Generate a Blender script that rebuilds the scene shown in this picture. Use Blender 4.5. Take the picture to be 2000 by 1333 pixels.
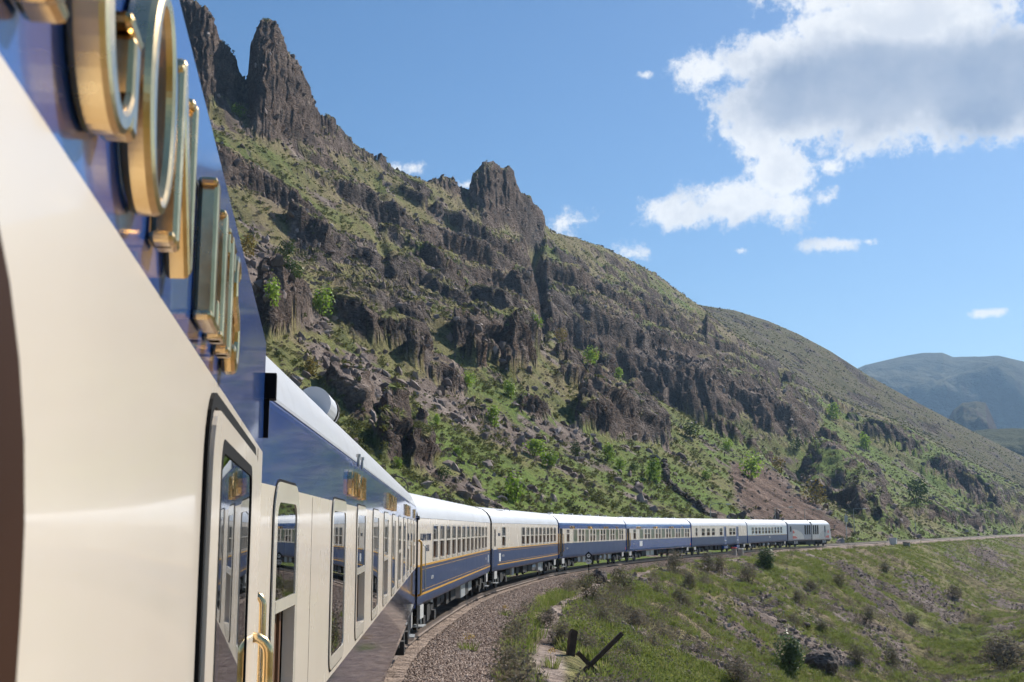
import bpy, bmesh, math, random
import numpy as np
from mathutils import Vector, Matrix

# ------------------------------------------------------------------ camera / world / sun
scene = bpy.context.scene
for o in list(bpy.data.objects):
    bpy.data.objects.remove(o)
COL = scene.collection
R = math.radians
F = 2272.0                       # focal length in pixels of the 2000 px wide photograph
CAMZ = 3.05                      # camera height above the rail head
PITCH = math.atan(367.5 / F)

cam_data = bpy.data.cameras.new('camera')
cam = bpy.data.objects.new('camera', cam_data)
COL.objects.link(cam)
scene.camera = cam
cam.location = (0, 0, CAMZ)
cam.rotation_euler = (math.pi / 2 + PITCH, 0, 0)
cam_data.sensor_width = 36
cam_data.lens = F / 2000 * 36
cam_data.clip_start = 0.02
cam_data.clip_end = 20000
cam_data.dof.use_dof = True
cam_data.dof.focus_distance = 9.0
cam_data.dof.aperture_fstop = 15.0

SUN_AZ, SUN_EL = R(40), R(40)    # azimuth measured from the view direction (+Y) towards +X
world = bpy.data.worlds.new('World')
scene.world = world
world.use_nodes = True
WN, WL = world.node_tree.nodes, world.node_tree.links
WN.clear()


def px_dir(px, py):
    v = Vector(((px - 1000) / F, 0, 0)) + Vector((0, math.cos(PITCH), math.sin(PITCH))) \
        + Vector((0, -math.sin(PITCH), math.cos(PITCH))) * ((666.5 - py) / F)
    return v.normalized()


def wmath(op, a, b=None, clamp=False):
    n = WN.new('ShaderNodeMath')
    n.operation = op
    n.use_clamp = clamp
    for i, v in enumerate((a, b)):
        if v is None:
            continue
        if isinstance(v, (int, float)):
            n.inputs[i].default_value = v
        else:
            WL.new(v, n.inputs[i])
    return n.outputs[0]


def wsmooth(v, lo, hi):
    n = WN.new('ShaderNodeMapRange')
    n.interpolation_type = 'SMOOTHSTEP'
    WL.new(v, n.inputs[0])
    n.inputs[1].default_value, n.inputs[2].default_value = lo, hi
    return n.outputs[0]


def build_world():
    out = WN.new('ShaderNodeOutputWorld')
    sky = WN.new('ShaderNodeTexSky')
    sky.sky_type = 'NISHITA'
    sky.sun_disc = False
    sky.sun_elevation = SUN_EL
    sky.sun_rotation = SUN_AZ
    sky.altitude = 1300
    sky.air_density = 1.15
    sky.dust_density = 0.8
    sky.ozone_density = 3.0
    bg = WN.new('ShaderNodeBackground')
    bg.inputs[1].default_value = 0.076
    hs = WN.new('ShaderNodeHueSaturation')
    hs.inputs['Saturation'].default_value = 1.2
    WL.new(sky.outputs[0], hs.inputs['Color'])
    WL.new(hs.outputs[0], bg.inputs[0])
    tc = WN.new('ShaderNodeTexCoord')
    sep = WN.new('ShaderNodeSeparateXYZ')
    WL.new(tc.outputs['Generated'], sep.inputs[0])
    az = wmath('ARCTAN2', sep.outputs[0], sep.outputs[1])
    el = wmath('ARCSINE', sep.outputs[2])
    # cumulus: (centre px, centre py, half width, half height, depth of the shaded belly)
    cl = [(1720, 165, 290, 135, 1.15), (1930, 155, 260, 125, 1.1), (1490, 120, 120, 62, .35), (1395, 135, 88, 36, 0),
          (1560, 195, 180, 98, .95), (1760, 50, 240, 80, .35), (1640, -10, 150, 40, 0), (2080, 140, 160, 120, .8),
          (1490, 265, 66, 58, .1), (1525, 335, 72, 66, 0), (1440, 395, 112, 50, .12), (1335, 418, 82, 36, .1),
          (1535, 405, 58, 46, 0), (1612, 390, 24, 20, 0), (1620, 325, 26, 16, 0), (1640, 476, 60, 13, 0),
          (1697, 472, 24, 9, 0), (1448, 490, 18, 9, 0), (1112, 432, 66, 30, 0), (1225, 497, 46, 22, 0),
          (1258, 148, 22, 10, 0), (1935, 612, 42, 10, 0), (800, 328, 48, 16, 0), (912, 362, 20, 9, 0)]
    # the same kind of scattered cumulus over the rest of the sky
    rnd = random.Random(5)
    extra = []
    for k in range(7):
        a = rnd.uniform(0.62, 5.7)
        extra.append((a, rnd.uniform(.12, .75), rnd.uniform(.05, .16), rnd.uniform(.02, .055), rnd.uniform(0, .6)))
    nz = WN.new('ShaderNodeTexNoise')
    nz.inputs['Scale'].default_value = 24
    nz.inputs['Detail'].default_value = 5
    nz.inputs['Roughness'].default_value = .68
    WL.new(tc.outputs['Generated'], nz.inputs['Vector'])
    nf = WN.new('ShaderNodeTexNoise')
    nf.inputs['Scale'].default_value = 95
    nf.inputs['Detail'].default_value = 4
    nf.inputs['Roughness'].default_value = .65
    WL.new(tc.outputs['Generated'], nf.inputs['Vector'])
    dens = belly = None
    items = []
    for (px, py, rx, ry, g) in cl:
        d = px_dir(px, py)
        e = math.asin(d.z)
        items.append((math.atan2(d.x, d.y), e, rx / 2300 / math.cos(e), ry / 2300, g))
    items += [((a + math.pi) % (2 * math.pi) - math.pi, e, rx, ry, g) for a, e, rx, ry, g in extra]
    comb = WN.new('ShaderNodeCombineXYZ')
    WL.new(az, comb.inputs[0])
    WL.new(el, comb.inputs[1])
    for (a, e, rx, ry, g) in items:
        va = WN.new('ShaderNodeVectorMath')
        va.operation = 'MULTIPLY_ADD'
        WL.new(comb.outputs[0], va.inputs[0])
        va.inputs[1].default_value = (1 / rx, 1 / ry, 0)
        va.inputs[2].default_value = (-a / rx, -e / ry, 0)
        ln = WN.new('ShaderNodeVectorMath')
        ln.operation = 'LENGTH'
        WL.new(va.outputs[0], ln.inputs[0])
        k = min(1.0, max(.3, ry * 26))
        n = WN.new('ShaderNodeMath')
        n.operation = 'MULTIPLY_ADD'
        WL.new(ln.outputs['Value'], n.inputs[0])
        n.inputs[1].default_value, n.inputs[2].default_value = -k, k
        f = n.outputs[0]
        if dens is None:
            dens = f
        else:
            n = WN.new('ShaderNodeMath')
            n.operation = 'SMOOTH_MAX'
            WL.new(dens, n.inputs[0])
            WL.new(f, n.inputs[1])
            n.inputs[2].default_value = .12
            dens = n.outputs[0]
        if g > 0:
            gg = wmath('MULTIPLY', f, g)
            belly = gg if belly is None else wmath('MAXIMUM', belly, gg)
    noise = wmath('SUBTRACT', nz.outputs[0], .5)
    noise = wmath('ADD', wmath('MULTIPLY', noise, .85), wmath('MULTIPLY', wmath('SUBTRACT', nf.outputs[0], .5), .42))
    d = wmath('ADD', dens, wmath('MULTIPLY', noise, 1.35))
    alpha = wsmooth(d, -.05, .3)
    nz2 = WN.new('ShaderNodeTexNoise')
    nz2.inputs['Scale'].default_value = 10
    nz2.inputs['Detail'].default_value = 4
    nz2.inputs['Roughness'].default_value = .6
    WL.new(tc.outputs['Generated'], nz2.inputs['Vector'])
    n2 = wmath('SUBTRACT', nz2.outputs[0], .5)
    b = wmath('ADD', wmath('ADD', belly, wmath('MULTIPLY', n2, .9)), wmath('MULTIPLY', noise, .55))
    soft = wmath('MULTIPLY', wsmooth(wmath('ADD', wmath('MULTIPLY', d, .6), wmath('MULTIPLY', n2, -1.6)), .05, .75), .42)
    shade = wmath('MAXIMUM', wmath('MULTIPLY', wsmooth(b, -.1, .62), wmath('ADD', .86, wmath('MULTIPLY', n2, 1.1))), soft)
    ramp = WN.new('ShaderNodeMix')
    ramp.data_type = 'RGBA'
    ramp.inputs[6].default_value = (1.0, 1.0, 1.0, 1)
    ramp.inputs[7].default_value = (.31, .385, .53, 1)
    WL.new(shade, ramp.inputs[0])
    cloud = WN.new('ShaderNodeBackground')
    cloud.inputs[1].default_value = .74
    WL.new(ramp.outputs[2], cloud.inputs[0])
    mix = WN.new('ShaderNodeMixShader')
    WL.new(wmath('MULTIPLY', alpha, .97), mix.inputs[0])
    WL.new(bg.outputs[0], mix.inputs[1])
    WL.new(cloud.outputs[0], mix.inputs[2])
    WL.new(mix.outputs[0], out.inputs[0])


build_world()
world.cycles.sampling_method = 'MANUAL'
world.cycles.sample_map_resolution = 512

sun_data = bpy.data.lights.new('sun', 'SUN')
sun_data.energy = 5.0
sun_data.angle = R(0.5)
sun_data.color = (1.0, .94, .85)
sun = bpy.data.objects.new('sun', sun_data)
COL.objects.link(sun)
sun_vec = Vector((math.sin(SUN_AZ) * math.cos(SUN_EL), math.cos(SUN_AZ) * math.cos(SUN_EL), math.sin(SUN_EL)))
sun.rotation_euler = (-sun_vec).to_track_quat('-Z', 'Y').to_euler()
sun.location = sun_vec * 100

vs = scene.view_settings
vs.view_transform = 'Standard'
vs.look = 'None'
vs.exposure = 0.5
vs.gamma = 1
vs.use_curve_mapping = False
scene.cycles.use_denoising = True
scene.cycles.max_bounces = 6
scene.cycles.diffuse_bounces = 2
scene.cycles.glossy_bounces = 3
scene.cycles.transparent_max_bounces = 10
scene.cycles.volume_bounces = 0
scene.cycles.sample_clamp_indirect = 6
scene.cycles.use_adaptive_sampling = True
scene.cycles.adaptive_threshold = 0.03

# ------------------------------------------------------------------ helpers
def tag(o, label=None, cat=None, group=None, kind=None):
    if label: o['label'] = label
    if cat: o['category'] = cat
    if group: o['group'] = group
    if kind: o['kind'] = kind
    return o


def link_mesh(name, me, mat=None, parent=None):
    o = bpy.data.objects.new(name, me)
    COL.objects.link(o)
    if mat is not None and not me.materials:
        me.materials.append(mat)
    if parent is not None:
        o.parent = parent
    return o


def empty(name, loc, rz=0.0):
    o = bpy.data.objects.new(name, None)
    o.empty_display_size = .3
    o.location = loc
    o.rotation_euler = (0, 0, rz)
    COL.objects.link(o)
    return o


class MB:
    """collects shapes into one mesh"""
    def __init__(self):
        self.v, self.f = [], []

    def add(self, verts, faces):
        n = len(self.v)
        self.v += [tuple(p) for p in verts]
        self.f += [tuple(i + n for i in f) for f in faces]
        return self

    def box(self, x0, x1, y0, y1, z0, z1):
        return self.add([(x0, y0, z0), (x1, y0, z0), (x1, y1, z0), (x0, y1, z0),
                         (x0, y0, z1), (x1, y0, z1), (x1, y1, z1), (x0, y1, z1)],
                        [(0, 3, 2, 1), (4, 5, 6, 7), (0, 1, 5, 4), (1, 2, 6, 5), (2, 3, 7, 6), (3, 0, 4, 7)])

    def tube(self, pts, rad, n=10, cap=True):
        """tube through points; rad a number or a list"""
        pts = [Vector(p) for p in pts]
        rads = rad if isinstance(rad, (list, tuple)) else [rad] * len(pts)
        rings, up = [], None
        for i, p in enumerate(pts):
            t = (pts[min(i + 1, len(pts) - 1)] - pts[max(i - 1, 0)]).normalized()
            if up is None:
                up = Vector((0, 0, 1)) if abs(t.z) < .9 else Vector((1, 0, 0))
            a = t.cross(up).normalized()
            b = a.cross(t).normalized()
            up = b
            rings.append([p + (a * math.cos(2 * math.pi * k / n) + b * math.sin(2 * math.pi * k / n)) * rads[i] for k in range(n)])
        vv = [q for r in rings for q in r]
        ff = []
        for i in range(len(rings) - 1):
            for k in range(n):
                k2 = (k + 1) % n
                ff.append((i * n + k, i * n + k2, (i + 1) * n + k2, (i + 1) * n + k))
        if cap:
            ff.append(tuple(reversed(range(n))))
            ff.append(tuple((len(rings) - 1) * n + k for k in range(n)))
        return self.add(vv, ff)

    def prism(self, poly, axis, a, b):
        """poly: 2D outline; extruded along axis between a and b. axis 'y': poly is (x,z); 'x': poly is (y,z); 'z': (x,y)"""
        def P(p, t):
            return (t, p[0], p[1]) if axis == 'x' else ((p[0], t, p[1]) if axis == 'y' else (p[0], p[1], t))
        n = len(poly)
        vv = [P(p, a) for p in poly] + [P(p, b) for p in poly]
        ff = [tuple(range(n)), tuple(range(2 * n - 1, n - 1, -1))]
        for i in range(n):
            j = (i + 1) % n
            ff.append((i, i + n, j + n, j))
        return self.add(vv, ff)

    def ring(self, outer, inner, y0, y1):
        """frame between two outlines of equal count (x,z), from y0 (front) to y1 (back)"""
        n = len(outer)
        vv = [(p[0], y0, p[1]) for p in outer] + [(p[0], y0, p[1]) for p in inner] \
            + [(p[0], y1, p[1]) for p in outer] + [(p[0], y1, p[1]) for p in inner]
        ff = []
        for i in range(n):
            j = (i + 1) % n
            ff += [(i, j, n + j, n + i), (i, 2 * n + i, 2 * n + j, j), (n + i, n + j, 3 * n + j, 3 * n + i),
                   (2 * n + i, 3 * n + i, 3 * n + j, 2 * n + j)]
        return self.add(vv, ff)

    def mesh(self, name, smooth=False, fix=True):
        me = bpy.data.meshes.new(name)
        me.from_pydata(self.v, [], self.f)
        if fix:
            bm = bmesh.new()
            bm.from_mesh(me)
            bmesh.ops.recalc_face_normals(bm, faces=bm.faces)
            bm.to_mesh(me)
            bm.free()
        if smooth:
            me.shade_smooth()
        return me

    def build(self, name, mat, parent=None, smooth=False, bevel=0):
        o = link_mesh(name, self.mesh(name, smooth), mat, parent)
        if bevel:
            m = o.modifiers.new('bevel', 'BEVEL')
            m.width = bevel
            m.segments = 2
            m.limit_method = 'ANGLE'
        return o


def rrect(x0, x1, z0, z1, r, n=5):
    """rounded rectangle outline, counter-clockwise"""
    pts = []
    for cx, cz, a0 in ((x1 - r, z1 - r, 0), (x0 + r, z1 - r, 90), (x0 + r, z0 + r, 180), (x1 - r, z0 + r, 270)):
        for k in range(n):
            a = R(a0 + 90 * k / (n - 1))
            pts.append((cx + r * math.cos(a), cz + r * math.sin(a)))
    return pts


# ------------------------------------------------------------------ materials
class NT:
    def __init__(self, name):
        self.mat = bpy.data.materials.new(name)
        self.mat.use_nodes = True
        self.t = self.mat.node_tree
        self.n, self.l = self.t.nodes, self.t.links
        self.b = self.n['Principled BSDF']
        self.out = self.n['Material Output']

    def set(self, **k):
        for a, v in k.items():
            s = self.b.inputs[a.replace('_', ' ')]
            if hasattr(v, 'node'):
                self.l.new(v, s)
            else:
                s.default_value = (*v, 1) if isinstance(v, tuple) and len(v) == 3 and s.type == 'RGBA' else v
        return self

    def noise(self, scale, detail=4, rough=.55, vec=None, dist=0):
        n = self.n.new('ShaderNodeTexNoise')
        n.inputs['Scale'].default_value = scale
        n.inputs['Detail'].default_value = detail
        n.inputs['Roughness'].default_value = rough
        n.inputs['Distortion'].default_value = dist
        if vec is not None:
            self.l.new(vec, n.inputs['Vector'])
        return n.outputs[0]

    def coord(self, kind='Object', scale=None):
        c = self.n.new('ShaderNodeTexCoord').outputs[kind]
        if scale:
            m = self.n.new('ShaderNodeMapping')
            m.inputs['Scale'].default_value = scale
            self.l.new(c, m.inputs[0])
            c = m.outputs[0]
        return c

    def ramp(self, fac, stops, interp='LINEAR'):
        r = self.n.new('ShaderNodeValToRGB')
        r.color_ramp.interpolation = interp
        e = r.color_ramp.elements
        while len(e) < len(stops):
            e.new(.5)
        for q, (p, c) in zip(e, stops):
            q.position = p
            q.color = (*c, 1) if len(c) == 3 else c
        self.l.new(fac, r.inputs[0])
        return r.outputs[0]

    def smooth(self, v, lo, hi, a=0.0, b=1.0):
        n = self.n.new('ShaderNodeMapRange')
        n.interpolation_type = 'SMOOTHSTEP'
        self.l.new(v, n.inputs[0])
        for i, x in enumerate((lo, hi, a, b)):
            n.inputs[i + 1].default_value = x
        return n.outputs[0]

    def math(self, op, a, b=0.0, clamp=False):
        n = self.n.new('ShaderNodeMath')
        n.operation = op
        n.use_clamp = clamp
        for i, v in enumerate((a, b)):
            if isinstance(v, (int, float)):
                n.inputs[i].default_value = v
            else:
                self.l.new(v, n.inputs[i])
        return n.outputs[0]

    def mix(self, f, a, b, blend='MIX'):
        n = self.n.new('ShaderNodeMix')
        n.data_type = 'RGBA'
        n.blend_type = blend
        for i, v in ((0, f), (6, a), (7, b)):
            if isinstance(v, (int, float)):
                n.inputs[i].default_value = v
            elif isinstance(v, tuple):
                n.inputs[i].default_value = (*v, 1)
            else:
                self.l.new(v, n.inputs[i])
        return n.outputs[2]

    def attr(self, name):
        n = self.n.new('ShaderNodeAttribute')
        n.attribute_name = name
        return n.outputs['Fac']

    def bump(self, h, strength, dist, normal=None):
        n = self.n.new('ShaderNodeBump')
        n.inputs['Strength'].default_value = strength
        n.inputs['Distance'].default_value = dist
        self.l.new(h, n.inputs['Height'])
        if normal is not None:
            self.l.new(normal, n.inputs['Normal'])
        self.l.new(n.outputs[0], self.b.inputs['Normal'])
        return n.outputs[0]


def plain(name, col, rough=.5, metal=0.0, var=.12, scale=3.0, coat=0.0, bump=0.0):
    m = NT(name)
    c = m.coord()
    n = m.noise(scale, 5, .6, c)
    lo = tuple(x * (1 - var) for x in col)
    hi = tuple(min(1, x * (1 + var)) for x in col)
    m.set(Base_Color=m.ramp(n, [(.3, lo), (.7, hi)]), Roughness=rough, Metallic=metal)
    if coat:
        m.set(Coat_Weight=coat, Coat_Roughness=.04)
    if bump:
        m.bump(m.noise(scale * 12, 3, .6, c), bump, .01)
    return m.mat


def paint(name, col, rough=.22, coat=.6, streak=.12, dirt=(.25, .21, .17), dirt_amt=.14, wav=.006):
    """carriage paint: glossy, with slight panel waves, vertical rain streaks and dust"""
    m = NT(name)
    st = m.noise(1.0, 5, .65, m.coord('Object', (7, 7, .35)))
    cloud = m.noise(.9, 4, .55, m.coord())
    c = m.mix(m.smooth(st, .45, .8, 0, streak), col, tuple(min(1, x * .6 + .06) for x in col))
    c = m.mix(m.smooth(cloud, .45, .8, 0, dirt_amt), c, dirt)
    m.set(Base_Color=c, Roughness=m.smooth(cloud, .3, .9, rough, rough + .08), Coat_Weight=coat, Coat_Roughness=.05, Specular_IOR_Level=.35)
    m.bump(m.noise(1.0, 2, .5, m.coord('Object', (.9, 1, 2.4))), .3, wav)
    return m.mat


def glass(name, tint=(.55, .6, .58), dark=.0):
    m = NT(name)
    tr = m.n.new('ShaderNodeBsdfTransparent')
    tr.inputs[0].default_value = (*tint, 1)
    gl = m.n.new('ShaderNodeBsdfGlossy')
    gl.inputs['Roughness'].default_value = .01
    gl.inputs['Color'].default_value = (.95, .97, 1, 1)
    fr = m.n.new('ShaderNodeFresnel')
    fr.inputs[0].default_value = 1.9
    mx = m.n.new('ShaderNodeMixShader')
    m.l.new(fr.outputs[0], mx.inputs[0])
    m.l.new(tr.outputs[0], mx.inputs[1])
    m.l.new(gl.outputs[0], mx.inputs[2])
    m.l.new(mx.outputs[0], m.out.inputs[0])
    m.n.remove(m.b)
    return m.mat


M = {}
M['cream'] = paint('cream_paint', (.80, .71, .60), .24, .3, .04)
M['navy'] = paint('navy_paint', (.028, .085, .31), .16, .55, .2, (.12, .13, .17), .12)
M['navy_worn'] = paint('worn_navy_paint', (.026, .05, .135), .36, .1, .45, (.10, .115, .16), .25)
M['pale'] = paint('pale_blue_white_paint', (.55, .62, .66), .3, .4)
M['roof'] = plain('white_roof_paint', (.74, .75, .78), .45, 0, .1, .7)
M['roof_silver'] = paint('silvery_roof_paint', (.56, .58, .62), .35, .2, .3, (.3, .29, .28), .35)
M['roof_grey'] = plain('silver_roof_paint', (.62, .64, .68), .4, .1, .08, .7)
M['yellow'] = plain('yellow_stripe_paint', (.62, .33, .05), .35, 0, .1)
M['frame'] = plain('cream_frame_paint', (.74, .68, .58), .25, 0, .05, 3, .5)
M['black'] = plain('black_rubber', (.006, .006, .007), .7)
M['black'].node_tree.nodes['Principled BSDF'].inputs['Specular IOR Level'].default_value = .12
M['under'] = plain('sooty_underframe', (.022, .02, .018), .7, 0, .4, 2)
M['lightgrey'] = plain('light_grey_plate', (.5, .5, .48), .5)
M['steel'] = plain('worn_steel', (.42, .41, .4), .35, .8, .2)
M['rail'] = plain('rail_steel', (.28, .23, .2), .38, .8, .25)
M['wood'] = plain('varnished_brown_wood', (.13, .062, .03), .4, 0, .3, 6)
M['inside'] = plain('dark_compartment_lining', (.07, .045, .03), .6, 0, .3, 2)
M['brown'] = plain('brown_window_rubber', (.04, .017, .009), .6, 0, .2)
M['brown'].node_tree.nodes['Principled BSDF'].inputs['Specular IOR Level'].default_value = .08
M['glass'] = glass('window_glass')
M['blind'] = plain('olive_window_blind', (.09, .11, .06), .35, 0, .25, 2, .6)
M['white'] = plain('white_enamel', (.78, .78, .76), .4)
M['red'] = plain('red_paint', (.55, .04, .03), .4)
M['logrey'] = paint('locomotive_grey_paint', (.33, .35, .41), .3, .3)
M['navy_low'] = paint('ballast_tinted_navy_paint', (.04, .06, .15), .14, 1.0, .3, (.16, .14, .16), .3)  # colour greyed towards violet to imitate the ballast mirrored in the lower side
M['losilver'] = paint('locomotive_silver_paint', (.62, .61, .6), .3, .3)
M['lored'] = plain('red_swoosh_paint', (.62, .13, .09), .35)
M['letterblue'] = plain('dark_blue_lettering', (.02, .05, .13), .4)
M['galv'] = plain('galvanised_steel', (.45, .47, .48), .45, .6, .15)
M['concrete'] = plain('weathered_concrete', (.36, .34, .31), .85, 0, .2, 4, 0, .3)
M['oldwood'] = plain('weathered_dark_timber', (.06, .04, .03), .85, 0, .4, 5, 0, .5)


def gold_mat():
    m = NT('polished_brass')
    n = m.noise(9, 5, .6, m.coord())
    m.set(Base_Color=m.ramp(n, [(.3, (.68, .43, .17)), (.7, (1.0, .77, .43))]), Metallic=1.0,
          Roughness=m.smooth(n, .3, .8, .16, .36))
    return m.mat


M['gold'] = gold_mat()

# ------------------------------------------------------------------ the track line
# right-hand side line of the carriages: (near corner, far corner)
CARS = {'A': ((3.24, -20.2), (-.77, 3.60)), 'B': ((-1.05, 4.70), (-2.53, 31.2)), 'C': ((-2.52, 31.6), (-1.055, 57.15)),
        'D': ((-.98, 57.55), (3.24, 83.2)), 'E': ((3.36, 83.6), (10.50, 108.9)), 'F': ((10.62, 109.3), (20.17, 133.15)),
        'G': ((20.35, 133.5), (31.2, 156.65)), 'H': ((31.38, 157.0), (42.0, 180.2)), 'L': ((42.3, 180.7), (53.6, 197.8))}
HALF = 1.43


def track_points():
    side = [(8.6, -46.0)]
    for k in 'ABCDEFGHL':
        side += [CARS[k][0], CARS[k][1]]
    x, y = side[-1]
    for d, hd in ((40, 31), (60, 30.5), (80, 30), (120, 30), (250, 30), (400, 30)):
        x += d * math.sin(R(hd))
        y += d * math.cos(R(hd))
        side.append((x, y))
    side = [(22.0, -92.0), *side]
    # resample, smooth, offset to the centre line
    P = np.array(side)
    s = np.concatenate([[0], np.cumsum(np.hypot(*np.diff(P, axis=0).T))])
    S = np.arange(0, s[-1], 2.0)
    Q = np.stack([np.interp(S, s, P[:, 0]), np.interp(S, s, P[:, 1])], 1)
    for _ in range(14):
        Q[1:-1] = .25 * Q[:-2] + .5 * Q[1:-1] + .25 * Q[2:]
    T = np.gradient(Q, axis=0)
    T /= np.linalg.norm(T, axis=1)[:, None]
    Nl = np.stack([-T[:, 1], T[:, 0]], 1)
    return Q + Nl * HALF, T, Nl


TRK, TRK_T, TRK_N = track_points()


def rise(y):
    """gentle upgrade of the line ahead"""
    return np.clip(np.asarray(y, float) - 112, 0, 400) * .0037


def track_coords(X, Y):
    """signed distance from the centre line (left positive)"""
    P = TRK[::3]
    best = np.full(X.shape, 1e18)
    W = np.zeros(X.shape)
    S = np.zeros(X.shape)
    for i in range(len(P) - 1):
        a, b = P[i], P[i + 1]
        d = b - a
        L = math.hypot(*d)
        d = d / L
        t = (X - a[0]) * d[0] + (Y - a[1]) * d[1]
        lo = -1e9 if i == 0 else 0
        hi = 1e9 if i == len(P) - 2 else L
        tc = np.clip(t, lo, hi)
        ex, ey = X - a[0] - tc * d[0], Y - a[1] - tc * d[1]
        q = ex * ex + ey * ey
        m = q < best
        best = np.where(m, q, best)
        side = -d[1] * (X - a[0]) + d[0] * (Y - a[1])
        W = np.where(m, np.sign(side) * np.sqrt(q), W)
        S = np.where(m, i * 6.0 + tc, S)
    return W, S


# ------------------------------------------------------------------ noise
_rng = np.random.default_rng(11)
_perm = _rng.permutation(4096)
_ang = _rng.uniform(0, 2 * np.pi, 4096)
_gx, _gy = np.cos(_ang).astype(np.float32), np.sin(_ang).astype(np.float32)
_perm = _perm.astype(np.int32)


def perlin(x, y, seed=0):
    fx, fy = np.floor(x), np.floor(y)
    xi, yi = fx.astype(np.int32), fy.astype(np.int32)
    xf, yf = (x - fx).astype(np.float32), (y - fy).astype(np.float32)
    u = xf * xf * xf * (xf * (xf * 6 - 15) + 10)
    v = yf * yf * yf * (yf * (yf * 6 - 15) + 10)

    def g(ix, iy, dx, dy):
        h = _perm[(ix + _perm[(iy + seed * 131) & 4095]) & 4095]
        return _gx[h] * dx + _gy[h] * dy
    n00, n10 = g(xi, yi, xf, yf), g(xi + 1, yi, xf - 1, yf)
    n01, n11 = g(xi, yi + 1, xf, yf - 1), g(xi + 1, yi + 1, xf - 1, yf - 1)
    return 1.5 * ((n00 * (1 - u) + n10 * u) * (1 - v) + (n01 * (1 - u) + n11 * u) * v)


def fbm(x, y, octv=4, seed=0, gain=.5, ridged=False):
    t, a, tot = np.zeros(np.broadcast(x, y).shape, np.float32), 1.0, 0
    for k in range(octv):
        n = perlin(x * 2.03 ** k + 7.3 * k, y * 2.03 ** k - 3.1 * k, seed + k)
        t += a * ((1 - 2 * np.abs(n)) if ridged else n)
        tot += a
        a *= gain
    return (t - (.42 * tot if ridged else 0)) / tot


def sstep(v, lo, hi):
    t = np.clip((v - lo) / (hi - lo), 0, 1)
    return t * t * (3 - 2 * t)


def project(X, Y, Z):
    cp, sp = math.cos(PITCH), math.sin(PITCH)
    d = np.maximum(Y * cp + (Z - CAMZ) * sp, 1e-3)
    return 1000 + F * X / d, 666.5 - F * (-Y * sp + (Z - CAMZ) * cp) / d


# ------------------------------------------------------------------ terrain
def sil(points):
    a, t = [], []
    for px, py in points:
        d = px_dir(px, py)
        a.append(math.atan2(d.x, d.y))
        t.append(d.z / math.hypot(d.x, d.y))
    o = np.argsort(a)
    return np.array(a)[o], np.array(t)[o]


SIL_BASE = sil([(-900, 10), (200, 60), (330, 95), (400, 150), (470, 195), (560, 236), (640, 262), (700, 296), (770, 334), (840, 362), (900, 388),
                (960, 416), (1060, 448), (1120, 466), (1180, 486), (1250, 521), (1300, 552), (1340, 581), (1372, 603),
                (1420, 640), (1500, 690), (1560, 738), (1620, 772), (1690, 802), (1750, 822), (1800, 850), (1900, 905), (2000, 952), (2150, 1000)])
SIL_FULL = sil([(200, -90), (300, -40), (352, -8), (385, 6), (410, 25), (420, 48), (428, 78), (446, 92), (462, 118), (470, 148), (479, 158), (488, 142),
                (490, 96), (500, 62), (507, 43), (524, 40), (537, 46), (552, 76), (560, 98), (577, 118), (594, 148), (606, 180), (617, 212),
                (626, 228), (640, 224), (655, 240), (672, 262), (700, 288), (724, 302), (736, 312), (743, 298), (750, 310), (768, 330), (800, 343),
                (838, 356), (852, 350), (868, 346), (886, 352), (896, 366), (916, 370), (921, 345), (930, 332), (938, 330), (946, 318),
                (962, 317), (974, 328), (984, 331), (994, 324), (1001, 332), (1006, 358), (1018, 378), (1034, 386), (1046, 402), (1058, 410), (1065, 442),
                (1085, 456), (1120, 464), (1180, 484), (1250, 519), (1283, 538), (1340, 580), (1372, 602)])
SIL_BACK = sil([(1340, 590), (1372, 597), (1430, 605), (1500, 626), (1560, 652), (1620, 684), (1700, 735), (1800, 790), (1900, 842), (2000, 892), (2150, 960), (2400, 1010)])


def polar_grid():
    d0, d1, nd = R(-17.6), R(26.5), 860
    th = np.concatenate([np.linspace(-math.pi, d0, 70, endpoint=False), np.linspace(d0, d1, nd, endpoint=False),
                         np.linspace(d1, math.pi, 70, endpoint=False)])
    r = np.concatenate([np.linspace(2.0, 24, 26, endpoint=False), np.geomspace(24, 900, 800, endpoint=False),
                        np.geomspace(900, 1300, 40, endpoint=False), np.geomspace(1300, 4600, 14)])
    return th, r


def left_base(w):
    return -.45 + np.interp(w, [0, 7.0, 9, 45, 110, 170, 420, 2000], [0, .0, .6, 19.5, 66, 116, 338, 700])


def right_base(u):
    return np.interp(u, [0, 3.3, 5.4, 8, 25, 28, 44, 90, 180, 420, 900, 3000],
                     [-.45, -.45, -.75, -1.9, -10.6, -11.2, -7.0, -5.0, -6, 6, 16, 16])


def blobs(px, py, items):
    """soft union of rotated ellipses in (px, py): items (cx, cy, rx, ry, degrees, weight)"""
    m = np.zeros(px.shape)
    for cx, cy, rx, ry, a, wgt in items:
        c, s = math.cos(R(a)), math.sin(R(a))
        dx, dy = px - cx, py - cy
        q = ((dx * c + dy * s) / rx) ** 2 + ((-dx * s + dy * c) / ry) ** 2
        m = np.maximum(m, wgt * np.clip(1.35 - q, 0, 1))
    return m


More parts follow.
